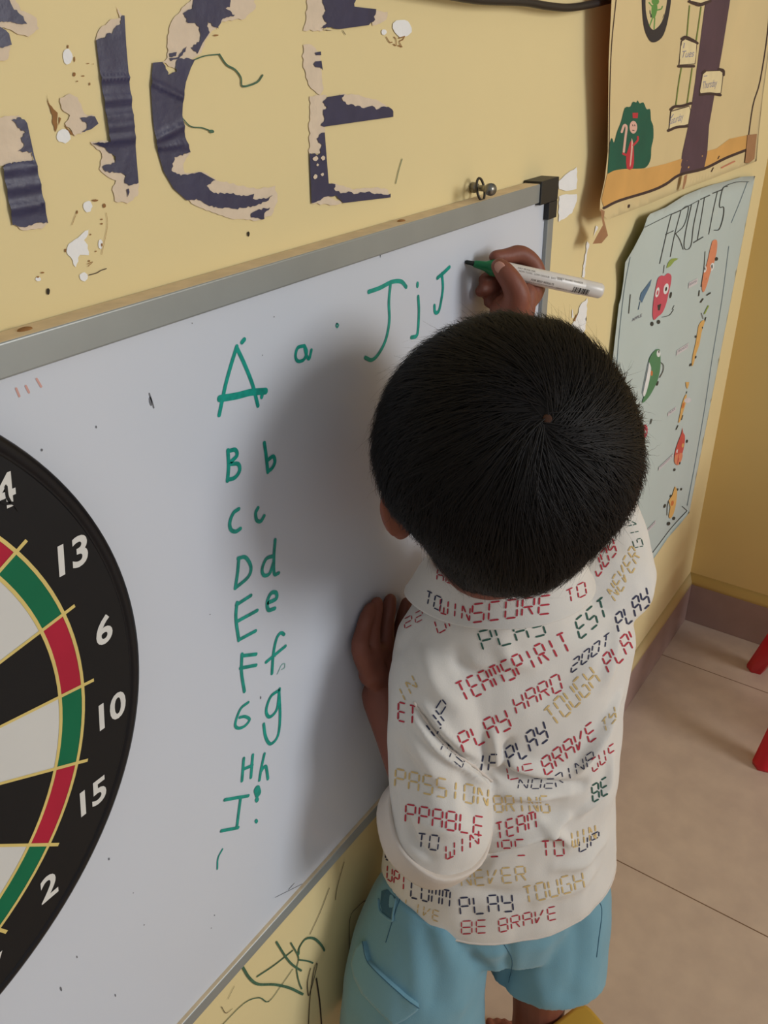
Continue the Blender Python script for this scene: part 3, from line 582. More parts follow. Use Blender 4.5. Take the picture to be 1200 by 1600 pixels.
F_.line(zf([(40, 575), (130, 530), (240, 475)]), .9, pen); F_.line(zf([(245, 475), (320, 443)]), 1.5, pen); F_.line(zf([(320, 443), (460, 365)]), .9, pen); F_.line(zf([(475, 357), (545, 325)]), 1.5, pen); F_.line(zf([(570, 310), (635, 285)]), 1.5, pen); F_.line(zf([(635, 285), (680, 248), (760, 222), (850, 220)]), 1.0, pen); F_.line(zf([(840, 222), (780, 380), (715, 540)]), .9, pen_b); F_.line([(1139, 385), (1128, 470), (1113, 560), (1101, 640), (1088, 715), (1074, 790)], .8, pen_b)
F_.line(zi([(690, 730), (750, 785)]), .9, pen); F_.line(zi([(750, 785), (560, 990), (400, 1200), (270, 1370)]), 1.0, pen)
F_.line([(985, 402), (976, 450), (968, 520), (964, 570)], .8, pen_b)
for q, w in (([(245, 480), (205, 640), (155, 858)], 1.1), ([(200, 632), (262, 603)], 1.1), ([(320, 450), (270, 640), (238, 805)], 1.0), ([(320, 445), (365, 410), (380, 430), (345, 560), (272, 632)], 1.0), ([(275, 620), (310, 670), (338, 748)], 1.1), ([(405, 395), (360, 600), (345, 720), (365, 750), (400, 715), (420, 560), (462, 365)], 1.1), ([(505, 345), (480, 500), (450, 670)], 1.0), ([(420, 695), (492, 652)], 1.5), ([(605, 300), (570, 460), (538, 630)], 1.0), ([(685, 255), (650, 270), (625, 370), (625, 420), (655, 420), (650, 500), (620, 590), (580, 598)], 1.3)): F_.line(zf(q), w, pen)
fr_red = mat('apple_red_print', (206, 84, 100), 0.6); fr_white = mat('print_white', (232, 232, 228), 0.6); fr_or = mat('orange_print', (226, 142, 104), 0.6); fr_yel = mat('mango_yellow_print', (226, 178, 104), 0.6); fr_gr = mat('melon_green_print', (84, 136, 94), 0.6); fr_blk = mat('print_black', (54, 56, 52), 0.6); fr_leaf = mat('leaf_print', (150, 170, 84), 0.6); fr_blue = mat('blue_print', (84, 118, 146), 0.6); fr_dr = mat('dark_orange_print', (206, 120, 66), 0.6); fr_red2 = mat('pear_red_print', (206, 86, 76), 0.6); fr_lip = mat('label_white', (214, 208, 208), 0.6)
# apple with blue brush
F_.poly(zg([(560, 335), (590, 340), (625, 312), (660, 340), (655, 420), (632, 520), (610, 620), (570, 720), (520, 765), (480, 800), (465, 740), (475, 600), (505, 430), (525, 360)]), fr_red, 3)
F_.poly(zg([(610, 260), (630, 200), (670, 160), (735, 160), (690, 190), (650, 240)]), fr_leaf, 2); F_.line(zg([(588, 230), (578, 310)]), .8, pen)
F_.ell(950+515/6.667, 380+512/6.667, 2.8, 8, fr_white, 12); F_.ell(950+516/6.667, 380+515/6.667, 1.4, 4, fr_red, 12); F_.ell(950+605/6.667, 380+475/6.667, 3.8, 8.6, fr_white, 12); F_.ell(950+605/6.667, 380+478/6.667, 1.5, 3.6, fr_blk, 12)
F_.poly(zg([(515, 645), (555, 630), (540, 700), (520, 700)]), fr_blk); F_.ell(950+460/6.667, 380+840/6.667, 2.4, 3.4, fr_blk); F_.ell(950+528/6.667, 380+820/6.667, 2.6, 3.2, fr_blk); F_.ell(950+655/6.667, 380+540/6.667, 1.5, 5, fr_blk, 12)
F_.poly(zg([(455, 375), (440, 440), (380, 560), (355, 620), (330, 585), (345, 520)]), fr_blue, 0); F_.line(zg([(335, 610), (318, 690)]), 1.0, fr_blue); F_.line(zg([(235, 535), (218, 730)]), 1.0, pen)
F_.line(zg([(565, 770), (640, 750), (685, 690)]), .8, pen); F_.line(zg([(670, 690), (690, 650)]), .8, pen)
def cap(txt, q0, q1, h, m, sheet=F_, plate=True):
    a, b_ = Vector(q0), Vector(q1); d = b_-a; upv = Vector((0.12, -1))*h
    if plate: sheet.poly([a-upv*.5-d*.1, b_-upv*.5+d*.1, b_+upv*1.0+d*.1, a+upv*1.0-d*.1], fr_lip)
    tb = text_bm(txt, 1.0, 0, 0, 0, 'LEFT'); xs = [v.co.x for v in tb.verts]; w = max(xs); sheet.e += 0.00001
    merge(sheet.bm, tb, lambda v: sheet.f(sheet.e)(xz(W(*(a+d*(v.x/w)+upv*(v.y+.35)*1.0), -0.004))), sheet.mi(mat('caption_purple', (96, 88, 110), 0.7)))
cap('APPLE', (987.5, 503), (1003, 495), 7, pen, plate=False); cap('BANANA', (1077, 447), (1088.5, 441), 6, pen); cap('MANGO', (1058.5, 552), (1074, 542), 5.5, pen); cap('PEAR', (1044.5, 648), (1055, 640), 4, pen)
# long orange fruit, top right
zr = zf
F_.poly(zr([(565, 685), (585, 672), (603, 685), (600, 760), (580, 850), (550, 930), (525, 1020), (500, 1080), (485, 1060), (490, 950), (520, 870), (545, 760)]), fr_or, 3)
F_.ell(1000+563/5, 240+885/5, 3.0, 6.5, fr_white, 12); F_.ell(1000+562/5, 240+882/5, 1.1, 3.2, fr_blk); F_.ell(1000+508/5, 240+905/5, 2.2, 5, fr_white, 12); F_.ell(1000+507/5, 240+900/5, .9, 2.6, fr_blk); F_.line(zr([(510, 765), (500, 900), (478, 1040)]), .8, pen); F_.ell(1000+597/5, 240+823/5, 2.6, 3, fr_blk, 25); F_.ell(1000+518/5, 240+980/5, 1, 1.6, fr_dr)
F_.line(zr([(465, 1070), (460, 1110)]), 1.4, fr_blk); F_.line(zr([(525, 1105), (550, 1088)]), 2, fr_blk); F_.line(zr([(475, 1160), (492, 1135)]), 2.2, fr_blk)
# mango with leaf
F_.poly(zr([(480, 1310), (500, 1300), (505, 1320), (480, 1400), (465, 1490), (440, 1560), (420, 1640), (405, 1660), (412, 1580), (435, 1480), (450, 1390), (460, 1340)]), fr_yel, 2)
F_.line(zr([(505, 1250), (535, 1190)]), 2, fr_leaf); F_.line(zr([(480, 1245), (495, 1290)]), .8, pen); F_.line(zr([(515, 1280), (508, 1310)]), 1.4, fr_blk); F_.ell(1000+445/5, 240+1480/5, 1.5, 4.5, fr_dr, 12); F_.ell(1000+488/5, 240+1360/5, .9, 1.6, fr_blk); F_.ell(1000+436/5, 240+1430/5, 1.2, 2, fr_blk); F_.ell(1087, 558, 1.4, 2.4, fr_blk, 20); F_.ell(1079, 570, 1.3, 2.6, fr_blk, 25)
# green melon slice
F_.poly(zg([(505, 1105), (540, 1110), (548, 1200), (545, 1300), (520, 1420), (470, 1530), (420, 1610), (370, 1660), (360, 1640), (420, 1480), (445, 1350), (450, 1290), (425, 1230), (460, 1150)]), fr_gr, 3); F_.poly(zg([(430, 1240), (448, 1290), (445, 1350), (420, 1480), (385, 1590), (365, 1570), (400, 1400)]), fr_white, 2); F_.line(zg([(425, 1240), (390, 1400), (360, 1560)]), 1, pen_b); F_.ell(950+527/6.667, 380+1150/6.667, 3, 5.5, fr_white); F_.ell(950+530/6.667, 380+1130/6.667, .9, 2.4, fr_blk); F_.ell(950+455/6.667, 380+1355/6.667, 1.8, 4.2, fr_dr); F_.line(zg([(548, 1240), (578, 1270), (575, 1330), (540, 1400)]), 1, fr_blk); F_.ell(950+517/6.667, 380+1460/6.667, 1.3, 4, fr_blk, 15)
# yellow fruit with white cap, red pear, small mango, low ones beside the boy
F_.poly(zh([(815, 370), (870, 370), (860, 430), (840, 480), (822, 440)]), fr_yel, 0); F_.poly(zh([(800, 590), (830, 560), (815, 700), (770, 850), (730, 980), (700, 1000), (730, 850), (760, 700)]), fr_yel, 2); F_.ell(990+845/10, 560+655/10, 5.5, 4, fr_lip, -15); F_.ell(990+775/10, 560+735/10, 1.8, 5, fr_dr, 15); F_.line(zh([(768, 890), (750, 955)]), 1.4, fr_blk); F_.line(zh([(695, 1050), (668, 1110)]), 1.4, fr_blk); F_.line(zh([(832, 520), (828, 545)]), 1, fr_blk)
F_.poly(zh([(765, 1080), (775, 1160), (800, 1200), (800, 1300), (780, 1420), (740, 1560), (700, 1650), (645, 1640), (640, 1500), (690, 1320), (745, 1180)]), fr_red2, 2); F_.ell(990+685/10, 560+1450/10, 1.6, 3, fr_white, 12); F_.ell(990+770/10, 560+1360/10, 1.5, 3.4, fr_yel, 12); F_.poly(zi([(600, 90), (690, 60), (680, 150), (640, 215), (600, 195), (588, 150)]), fr_or, 2)
F_.ell(990+838/10, 560+1295/10, 1.2, 2.6, fr_blk, 12); F_.ell(980+657/8, 700+190/8, 1.2, 2.2, fr_blk, 10); F_.ell(980+593/8, 700+272/8, 1.6, 2.2, fr_blk, 20)
cap('POMEGRANATE', (1031, 732), (1050, 714), 3.8, pen); cap('PINEAPPLE', (1010, 832), (1023, 818), 3.8, pen)
F_.poly(zi([(600, 480), (625, 540), (610, 700), (580, 820), (545, 880), (520, 850), (540, 740), (520, 660), (560, 600), (580, 540)]), fr_yel, 2); F_.ell(980+563/8, 700+690/8, 2.4, 4.2, fr_dr, 15)
for x, y in ((632, 520), (678, 515), (545, 600)): F_.ell(980+x/8, 700+y/8, 1, 2.2, fr_blk, 15)
F_.ell(980+472/8, 700+725/8, 1.5, 3.2, fr_blk, 20); F_.line(zi([(518, 665), (505, 730), (500, 840)]), .9, pen); F_.ell(980+585/8, 700+880/8, 2, 2.6, fr_blk, 20); F_.ell(980+520/8, 700+945/8, 2.4, 3, fr_blk, 20)
F_.ell(990+175/10, 560+1140/10, 4.5, 11, fr_red, 5); F_.ell(990+185/10, 560+1150/10, 1.5, 2.4, fr_white); F_.line(zh([(285, 950), (268, 1020)]), 1.4, fr_blk); F_.poly(zi([(60, 520), (140, 500), (120, 620), (110, 760), (70, 720)]), fr_yel, 2); F_.line(zi([(165, 570), (162, 605)]), 1.2, fr_blk)
F_.done('fruit_poster', 'pale green poster headed FRUITS with cartoon fruits beside the room corner', 'poster')

# ------------------------------------------------------------------ yellow stool and red chair
def basis(psi):
    p = radians(psi); return Vector((cos(p), -sin(p), 0)), Vector((sin(p), cos(p), 0))
yel_pl = mat('yellow_plastic', (208, 164, 66), 0.45, 0.03, 20); red_pl = mat('red_plastic', (204, 16, 36), 0.35, 0.04, 20)
def stool(name, label, cat, corner, dL, dR, sz, h, m, leg_r, splay, group=None, back=False):
    dL = Vector(dL).normalized(); dR = Vector(dR).normalized(); c = Vector(corner); ctr = c+(dL+dR)*sz/2
    t = thing(name, label, cat, (ctr.x, ctr.y, 0), group)
    bm = bmesh.new(); r = 0.012; th = 0.022; pts = []
    for (u, v), a0 in (((0, 0), 180), ((1, 0), 270), ((1, 1), 0), ((0, 1), 90)):
        for k in range(5):
            a = radians(a0+k*22.5); q = c + dL*(u*sz+(r if u == 0 else -r)+r*cos(a)) + dR*(v*sz+(r if v == 0 else -r)+r*sin(a)); pts.append(q)
    rings = []
    for ins, z in ((0.004, h-th), (0, h-th+0.004), (0, h-0.004), (0.0015, h-0.001), (0.005, h)):
        rings.append([bm.verts.new((p.x+(ctr.x-p.x)*ins/(sz/2), p.y+(ctr.y-p.y)*ins/(sz/2), z)) for p in pts])
    skin(bm, rings); obj('seat', bm, m, t)
    for u in (0, 1):
        for v in (0, 1):
            top = c + dL*(0.12+0.76*u)*sz + dR*(0.12+0.76*v)*sz; out = (top-ctr); out.z = 0; foot = top+out.normalized()*splay
            bm = bmesh.new(); tube(bm, [Vector((foot.x, foot.y, 0.0)), Vector((foot.x, foot.y, 0.004)), Vector((top.x, top.y, h-th+0.001))], [leg_r*.92, leg_r, leg_r*1.25], 6, cap='flat'); obj('leg', bm, m, t)
    bm = bmesh.new(); rr = [ctr + (p-ctr)*0.86 for p in pts]
    skin(bm, [[bm.verts.new((p.x, p.y, z)) for p in rr] for z in (h-th-0.03, h-th+0.001)]); obj('apron', bm, m, t)
    if back:
        bm = bmesh.new(); P = [c + dL*(sz*(0.05+0.9*k/8)) + dR*(sz*0.97+0.015*sin(pi*k/8)) for k in range(9)]
        rings = [[bm.verts.new((p+Vector((0, 0, z))+dR*o)) for p in P] for z, o in ((h+0.10, 0), (h+0.28, .03), (h+0.28, .018), (h+0.10, -.012))]
        for a, b_ in zip(rings, rings[1:]+rings[:1]):
            for k in range(8): bm.faces.new((a[k], a[k+1], b_[k+1], b_[k]))
        bm.faces.new([r_[0] for r_ in rings]); bm.faces.new([r_[-1] for r_ in rings][::-1]); obj('backrest', bm, m, t)
        for u in (0.12, 0.88):
            q = c + dL*sz*u + dR*sz*0.97; bm = bmesh.new(); tube(bm, [q+Vector((0, 0, h-.004)), q+Vector((0, 0, h+.14))+dR*.006], 0.011, 8, cap='flat'); obj('back_post', bm, m, t)
    return t
cr = Z(912, 1560, 0.27)
stool('stool', 'yellow plastic stool behind the boy, one corner of its seat in view', 'stool', (cr.x, cr.y, 0), (-0.933, 0.36, 0), (-0.36, -0.933, 0), 0.25, 0.27, yel_pl, 0.014, 0.01)
A_, B_ = Z(1181, 1043, 0.004), Z(1192, 1194, 0.004); dl = (B_-A_).normalized(); dr = Vector((-dl.y, dl.x, 0)); dr = dr if dr.y < 0 else -dr
S_ = (B_-A_).length; sp_ = 0.085; out_ = (dl+dr).normalized()
cc = A_+out_*sp_ - (dl+dr)*0.12*(S_-2*sp_*0.7071)/0.76
stool('chair', 'red plastic child chair by the right wall, only two splayed legs in view', 'chair', (cc.x, cc.y, 0), dl, dr, (S_-2*sp_*0.7071)/0.76, 0.30, red_pl, 0.020, sp_, back=True)

# ------------------------------------------------------------------ marker pen
def zip_frame(a, b):
    t = (b-a).normalized(); v = (CAM-a).normalized(); v = (v-t*v.dot(t)).normalized(); return t, v, v.cross(t)
MP0 = Vector((-1.1029, -0.0146, 1.0684)); MP1 = Vector((-1.0184, -0.1079, 1.036)); ML = (MP1-MP0).length; mt, mv, mu = zip_frame(MP0, MP1)
mk = thing('marker', 'white barrelled green marker pen held in the right hand against the whiteboard', 'marker', tuple(MP0))
def lathe(prof, n=32):
    bm = bmesh.new(); skin(bm, [[bm.verts.new(MP0+mt*s+(mv*cos(2*pi*k/n)+mu*sin(2*pi*k/n))*r) for k in range(n)] for s, r in prof]); return bm
MR = 0.0074
obj('barrel', lathe([(0.0335, .0055), (0.034, MR-.0004), (0.036, MR), (0.110, MR), (0.1105, MR-.0004), (0.112, MR-.0004), (ML-.002, MR-.0006), (ML, MR-.0018)]), mat('white_marker_barrel', (226, 220, 212), 0.3, 0.02, 30), mk, None)
obj('nib_holder', lathe([(0.0075, .0022), (0.0085, .0029), (0.018, .0042), (0.0235, .0066), (0.0245, .0072), (0.0335, .0072), (0.0345, .006)]), mat('green_marker_plastic', (8, 118, 66), 0.35), mk, 'green nib holder')
obj('nib', lathe([(0.0001, .0009), (0.0008, .0017), (0.008, .0021)]), mat('dark_felt', (26, 34, 30), 0.8), mk, 'dark felt tip')
bm = bmesh.new(); grey_ink = mat('marker_label_ink', (128, 118, 110), 0.5); blk_ink = mat('marker_bar_ink', (40, 38, 38), 0.5)
def mk_map(s, a): return MP0+mt*s+(mv*cos(a)-mu*sin(a))*(MR+0.00012)
ang = lambda t: t/MR
def mk_text(txt, s0, a0, size, mi=0):
    tb = text_bm(txt, size, 0, 0, 0, 'LEFT'); merge(bm, tb, lambda v: mk_map(s0+v.x, a0-v.y/MR), mi)
sg = 1
mk_text('FOR BEST RESULTS', 0.060, 0.42, 0.0026, 1); mk_text('STORE IN A FLAT POSITION WITH CAP ON', 0.052, 0.80, 0.0020); mk_text('NON TOXIC  LOW ODOUR  EASY WIPE', 0.047, -0.28, 0.0023); mk_text('DRY ERASE INK', 0.046, -0.62, 0.0024); mk_text('WHITE BOARD MARKER', 0.083, -0.45, 0.0023); mk_text('KEEP FROM HEAT', 0.085, 0.82, 0.0022)
x = 0.1005
for w in (.0006, .0003, .0010, .0005, .0003, .0014, .0004, .0008, .0012, .0004, .0010, .0005):
    if x > 0.1155: break
    A = [bm.verts.new(mk_map(s, a)) for s in (x, x+w) for a in [0.15+0.75*k/4 for k in range(5)]]
    for k in range(4): bm.faces.new((A[k], A[k+1], A[k+6], A[k+5])).material_index = 1
    x += w+.0006
A = None
obj('barrel_print', bm, [grey_ink, blk_ink], mk, 'small grey print and bar code')

# ------------------------------------------------------------------ the boy
boy = thing('person', 'small child with short black hair, white printed shirt and blue shorts, writing on the whiteboard', 'person', (-1.22, -0.14, 0))
skin_m = mat('brown_skin', (134, 80, 63), 0.5, 0.05, 60, 0.08, 500, spec=0.35, sss=0.12)
nail_m = mat('finger_nail', (190, 138, 120), 0.35); hair_m = mat('black_hair', (20, 16, 15), 0.55, 0.3, 120, spec=0.22); scalp_m = mat('hair_root_layer', (14, 11, 10), 0.8, 0.2, 90, spec=0.2)
eye_m = mat('eye_white', (225, 222, 215), 0.2); iris_m = mat('dark_iris', (40, 26, 20), 0.2)
HC = Vector((-1.258, -0.152, 0.985))-_rt*0.0085-_up*0.0022; hp, ht = radians(48), radians(12)
HR = Vector((cos(hp), -sin(hp), 0)); HF = Vector((sin(hp)*cos(ht), cos(hp)*cos(ht), sin(ht))); HU = HR.cross(HF)
def HL(x, y, z): return HC+HR*x+HF*y+HU*z
def remeshed(bm, voxel, smooth=3, fac=0.5):
    me = bpy.data.meshes.new('tmp'); bm.to_mesh(me); bm.free(); o = bpy.data.objects.new('tmp', me); COL.objects.link(o)
    m = o.modifiers.new('r', 'REMESH'); m.mode = 'VOXEL'; m.voxel_size = voxel
    s = o.modifiers.new('s', 'SMOOTH'); s.iterations = smooth; s.factor = fac
    dg = bpy.context.evaluated_depsgraph_get(); me2 = bpy.data.meshes.new_from_object(o.evaluated_get(dg))
    bpy.data.objects.remove(o); bpy.data.meshes.remove(me); b2 = bmesh.new(); b2.from_mesh(me2); bpy.data.meshes.remove(me2); return b2
bm = bmesh.new()
# head with face, neck
ellipsoid(bm, HL(0, 0.002, 0), (HR*.070, HF*.085, HU*.082), 0, 32, 24)
ellipsoid(bm, HL(0, .030, -.048), (HR*.056, HF*.052, HU*.055)); ellipsoid(bm, HL(0, .060, -.088), (HR*.022, HF*.020, HU*.016))
for s in (-1, 1):
    ellipsoid(bm, HL(s*.034, .058, -.040), (HR*.024, HF*.024, HU*.024)); ellipsoid(bm, HL(s*.030, .072, .016), (HR*.024, HF*.014, HU*.010))
    ex = HL(s*.0715, -.010, -.032); od = (HR*s*.86-HF*.5).normalized(); td = od.cross(HU).normalized()
    ellipsoid(bm, ex+od*.004, (od*.017, td*.0055, HU*.027+HF*.004)); ellipsoid(bm, ex+od*.002-HU*.022, (od*.010, td*.0052, HU*.012))
    tube(bm, [ex+od*(.004+.015*cos(a))+HU*(.004+.024*sin(a))-td*s*.001 for a in [radians(d) for d in range(-60, 150, 15)]], .0034, 8)
tube(bm, [HL(0, .080, .008), HL(0, .090, -.012), HL(0, .098, -.026)], [.007, .008, .010], 12); 
for s in (-1, 1): ellipsoid(bm, HL(s*.009, .092, -.029), (HR*.007, HF*.008, HU*.006))
tube(bm, [HL(-.017, .080, -.055), HL(0, .088, -.053), HL(.017, .080, -.055)], .0045, 8); tube(bm, [HL(-.014, .078, -.062), HL(0, .086, -.063), HL(.014, .078, -.062)], .005, 8)
tube(bm, [HL(0, -.010, -.05), HL(0, .008, -.10), Vector((-1.212, -.120, .85)), Vector((-1.208, -.122, .79))], [.047, .045, .045, .058], 24)
# trunk
for z0, z1 in ((0.80, 0.44),):
    rings = []
    for z, a, b_, psi in ((.42, .085, .06, 44), (.46, .098, .066, 44), (.55, .092, .062, 43), (.65, .094, .060, 40), (.74, .098, .056, 37), (.79, .082, .048, 36), (.815, .05, .042, 36)):
        r, f = basis(psi); c = Vector((-1.203, -.126, z)); rings.append([bm.verts.new(c+r*a*cos(2*pi*k/28)+f*b_*sin(2*pi*k/28)) for k in range(28)])
    skin(bm, rings)
# left arm, resting on the board
SL, EL, WL = Vector((-1.268, -.103, .762)), Vector((-1.306, -.120, .632)), W(597, 1088, -.036)
tube(bm, [Vector((-1.235, -.112, .772)), SL, Vector((-1.286, -.111, .70)), EL], [.032, .030, .028, .027], 16, smoothk=3)
tube(bm, [EL, EL.lerp(WL, .3), EL.lerp(WL, .7), WL], [.0265, .0275, .0225, .0195], 16, smoothk=3)
yf = -.0215
fing = [([(563, 1016), (567, 985), (572, 966), (578, 951)], .0068), ([(580, 1010), (583, 976), (586, 957), (589, 942)], .0072), ([(601, 1007), (604, 970), (607, 953), (610, 937)], .0074), ([(622, 1009), (628, 974), (632, 957), (635, 942)], .0071)]
for (pts, r) in fing:
    P = [W(*pts[0], -.027), W(*pts[1], yf-.001), W(*pts[2], yf), W(*pts[3], yf+.001)]
    tube(bm, [WL.lerp(P[0], .35), P[0]]+P[1:], [r*1.5, r*1.25, r*1.02, r*.98, r*.82], 14, smoothk=3)
P = [W(563, 1016, -.026), W(580, 1010, -.027), W(601, 1007, -.027), W(622, 1009, -.026)]
tube(bm, [P[0].lerp(WL, .12), P[1].lerp(WL, .12), P[2].lerp(WL, .12), P[3].lerp(WL, .14)], .0098, 12)
tube(bm, [P[0].lerp(WL, .5), P[3].lerp(WL, .55)], .0125, 12)
tube(bm, [WL+Vector((.012, .004, .012)), W(640, 1050, -.030), W(662, 1020, -.027), W(676, 1000, -.024)], [.012, .011, .0078, .0062], 12, smoothk=3)
# right arm, raised to write
rs_ = -_rt*.011; SR, ER, WR = Vector((-1.10, -.180, .80))+rs_, Vector((-1.028, -.106, .882))+rs_, D(795, 497, .737)
tube(bm, [Vector((-1.15, -.155, .785)), SR, (SR+ER)/2, ER], [.034, .033, .029, .026], 16, smoothk=3)
tube(bm, [ER, ER.lerp(WR, .35), ER.lerp(WR, .75), WR], [.026, .0265, .022, .0185], 16, smoothk=3, )
def finger(pts, r0, r1, k=4):
    n_ = len(pts); tube(bm, [D(*p) for p in pts], [r0+(r1-r0)*i/(n_-1) for i in range(n_)], 14, smoothk=k)
def digit(pts, rr, k=4):
    tube(bm, [D(*p) for p in pts], rr, 14, smoothk=k)
digit([(810, 484, .739), (836, 440, .748), (833, 414, .7445), (813, 398, .738), (792, 400, .7315), (774, 401.5, .7262)], [.0110, .0098, .0086, .0086, .0070, .0060])   # index over the barrel
digit([(800, 490, .730), (808, 464, .718), (800, 442, .7115), (788, 425, .7095), (780, 416, .7115)], [.0140, .0118, .0100, .0090, .0074])                      # thumb
digit([(808, 486, .742), (836, 450, .756), (812, 430, .752), (786, 425, .7475), (768, 432, .743), (757, 437, .7395)], [.0105, .0098, .0080, .0072, .0066, .0058])   # middle under it
digit([(800, 488, .745), (828, 464, .761), (800, 444, .761), (776, 446, .754), (760, 452, .747), (751, 455, .742)], [.0105, .0092, .0078, .0070, .0064, .0056])     # ring
digit([(795, 490, .747), (815, 476, .763), (790, 464, .761), (772, 468, .755), (764, 472, .750)], [.0100, .0085, .0072, .0064, .0054])                           # little
tube(bm, [D(808, 484, .741), D(828, 448, .751)], [.0150, .0120], 12); tube(bm, [D(790, 486, .742), D(808, 462, .747)], [.0150, .0115], 12); tube(bm, [D(812, 488, .736), D(820, 462, .735)], [.0140, .0115], 12)
# legs and feet
LK, RK = Vector((-1.292, -.088, .27)), Vector((-1.191, -.188, .27))
tube(bm, [Vector((-1.255, -.095, .45)), Vector((-1.275, -.092, .36)), LK, Vector((-1.290, -.092, .16)), Vector((-1.288, -.095, .045))], [.052, .047, .035, .033, .022], 18, smoothk=3)
tube(bm, [Vector((-1.165, -.160, .45)), Vector((-1.180, -.180, .36)), RK, Vector((-1.190, -.190, .16)), Vector((-1.188, -.192, .045))], [.052, .046, .031, .030, .022], 18, smoothk=3)
r44, f44 = basis(44)
for a in (Vector((-1.288, -.095, 0)), Vector((-1.188, -.192, 0))):
    tube(bm, [a-f44*.022+Vector((0, 0, .022)), a+f44*.03+Vector((0, 0, .026)), a+f44*.075+Vector((0, 0, .017)), a+f44*.10+Vector((0, 0, .013))], [.021, .025, .021, .0125], 14, smoothk=3, flat=.8)
    for k, (o, l) in enumerate(((-.020, .118), (-.009, .116), (.001, .113), (.011, .108), (.020, .102))):
        tube(bm, [a+f44*.08+r44*o*.8+Vector((0, 0, .010)), a+f44*l+r44*o+Vector((0, 0, .0085))], [.0075, .0065], 10)
bm = remeshed(bm, 0.0021, 4, 0.5)
for v in bm.verts: v.co.z = max(v.co.z, 0.001)
body = obj('body', bm, skin_m, boy, None, True)
def nail(p, n, t, w, l):
    bm = bmesh.new(); n = n.normalized(); t = (t-n*t.dot(n)).normalized(); s = n.cross(t); ellipsoid(bm, p, (s*w, t*l, n*.0012), 0, 14, 8); obj('nail', bm, nail_m, body, 'paler finger nail', True)
tv = (D(780, 416, .7135)-D(796, 440, .7115)); nail(D(781.5, 418.5, .7030), CAM-D(782, 419, .707), tv, .0046, .0058)
for s in (-1, 1):
    bm = bmesh.new(); ellipsoid(bm, HL(s*.030, .074, -.002), (HR*.0115, HF*.0115, HU*.0095), 0); ellipsoid(bm, HL(s*.030, .0835, -.001), (HR*.005, HF*.0025, HU*.005), 1); obj('eye', bm, [eye_m, iris_m], body, None, True)
    bm = bmesh.new(); tube(bm, [HL(s*.014, .090, .021), HL(s*.030, .087, .027), HL(s*.046, .076, .022)], [.0028, .0032, .0018], 8, smoothk=3); obj('eyebrow', bm, hair_m, body, None, True)

# hair: an opaque root layer and combed strands over it
def hair_dims(h):                                   # width factor, depth factor, forward shift
    sh = 0.014*(1-sstep(-.11, -.05, h))
    if h > 0.0: s = math.sqrt(max(0, 1-(h/0.094)**2)); return s, s, sh
    w = interp([(-.125, .50), (-.105, .54), (-.09, .565), (-.075, .60), (-.06, .65), (-.05, .70), (-.04, .765), (-.03, .85), (-.022, .945), (-.012, .995), (0.0, 1.0)], h)
    d = interp([(-.125, .50), (-.105, .56), (-.09, .63), (-.075, .72), (-.06, .82), (-.045, .91), (-.03, .965), (-.015, .987), (0.0, 1.0)], h)
    return w, d, sh
def hair_low(az):                                   # lower hair edge; az 0 = front, pi = back
    c = cos(az); s = abs(sin(az))
    back = -0.104; side = -0.030; front = 0.040
    if c < 0: t = min(1, -c/0.85); return side+(back-side)*sstep(0, 1, t)
    return side+(front-side)*sstep(0.15, 0.8, c)
bm = bmesh.new(); NA, NH = 72, 40; grid = []
for j in range(NH+1):
    row = []
    for i in range(NA):
        az = 2*pi*i/NA; lo = hair_low(az); h = lo+(0.0939-lo)*(1-(1-j/NH)**1.6) if j < NH else 0.094
        w_, s, sh = hair_dims(h); b_ = 0.097 if cos(az) < 0 else 0.094
        row.append(bm.verts.new(HL(0.0905*w_*sin(az), b_*s*cos(az)+sh, h*(.97 if h > 0 else 1))))
    grid.append(row)
for j in range(NH):
    for i in range(NA):
        f = bm.faces.new((grid[j][i], grid[j][(i+1) % NA], grid[j+1][(i+1) % NA], grid[j+1][i])); f.smooth = True
inner = [bm.verts.new(HC+(v.co-HC)*0.82) for v in grid[0]]
for i in range(NA): bm.faces.new((grid[0][(i+1) % NA], grid[0][i], inner[i], inner[(i+1) % NA]))
bmesh.ops.remove_doubles(bm, verts=bm.verts[:], dist=0.0003)
bmesh.ops.recalc_face_normals(bm, faces=bm.faces[:])
bm.normal_update(); hb = BVHTree.FromBMesh(bm); hfaces = [(f.calc_center_median(), f.calc_area(), f.normal.copy(), [v.co.copy() for v in f.verts]) for f in bm.faces if len(f.verts) >= 3 and (f.calc_center_median()-HC).length > 0.06]
WH = hb.find_nearest(CAM+ray(855, 655)*0.49)[0]; WH2 = hb.find_nearest(CAM+ray(748, 690)*0.49)[0]
hair = obj('hair', bm, scalp_m, boy, None, True)
for c_, r_ in ((WH, .0030), ):
    nw = hb.find_nearest(c_)[1]; nw = nw if nw.dot(c_-HC) > 0 else -nw; a_ = nw.orthogonal().normalized(); sb = bmesh.new(); ellipsoid(sb, c_, (a_*r_, nw.cross(a_)*r_, nw*.0011), 0, 16, 8)
    obj('scalp_whorl', sb, mat('scalp_skin', (70, 48, 38), 0.8, spec=0.1), hair, 'brown scalp showing at the hair whorl', True)
rnd = random.Random(5); tot = []; acc = 0
for f in hfaces: acc += f[1]; tot.append(acc)
import bisect
hv, hf_ = [], []
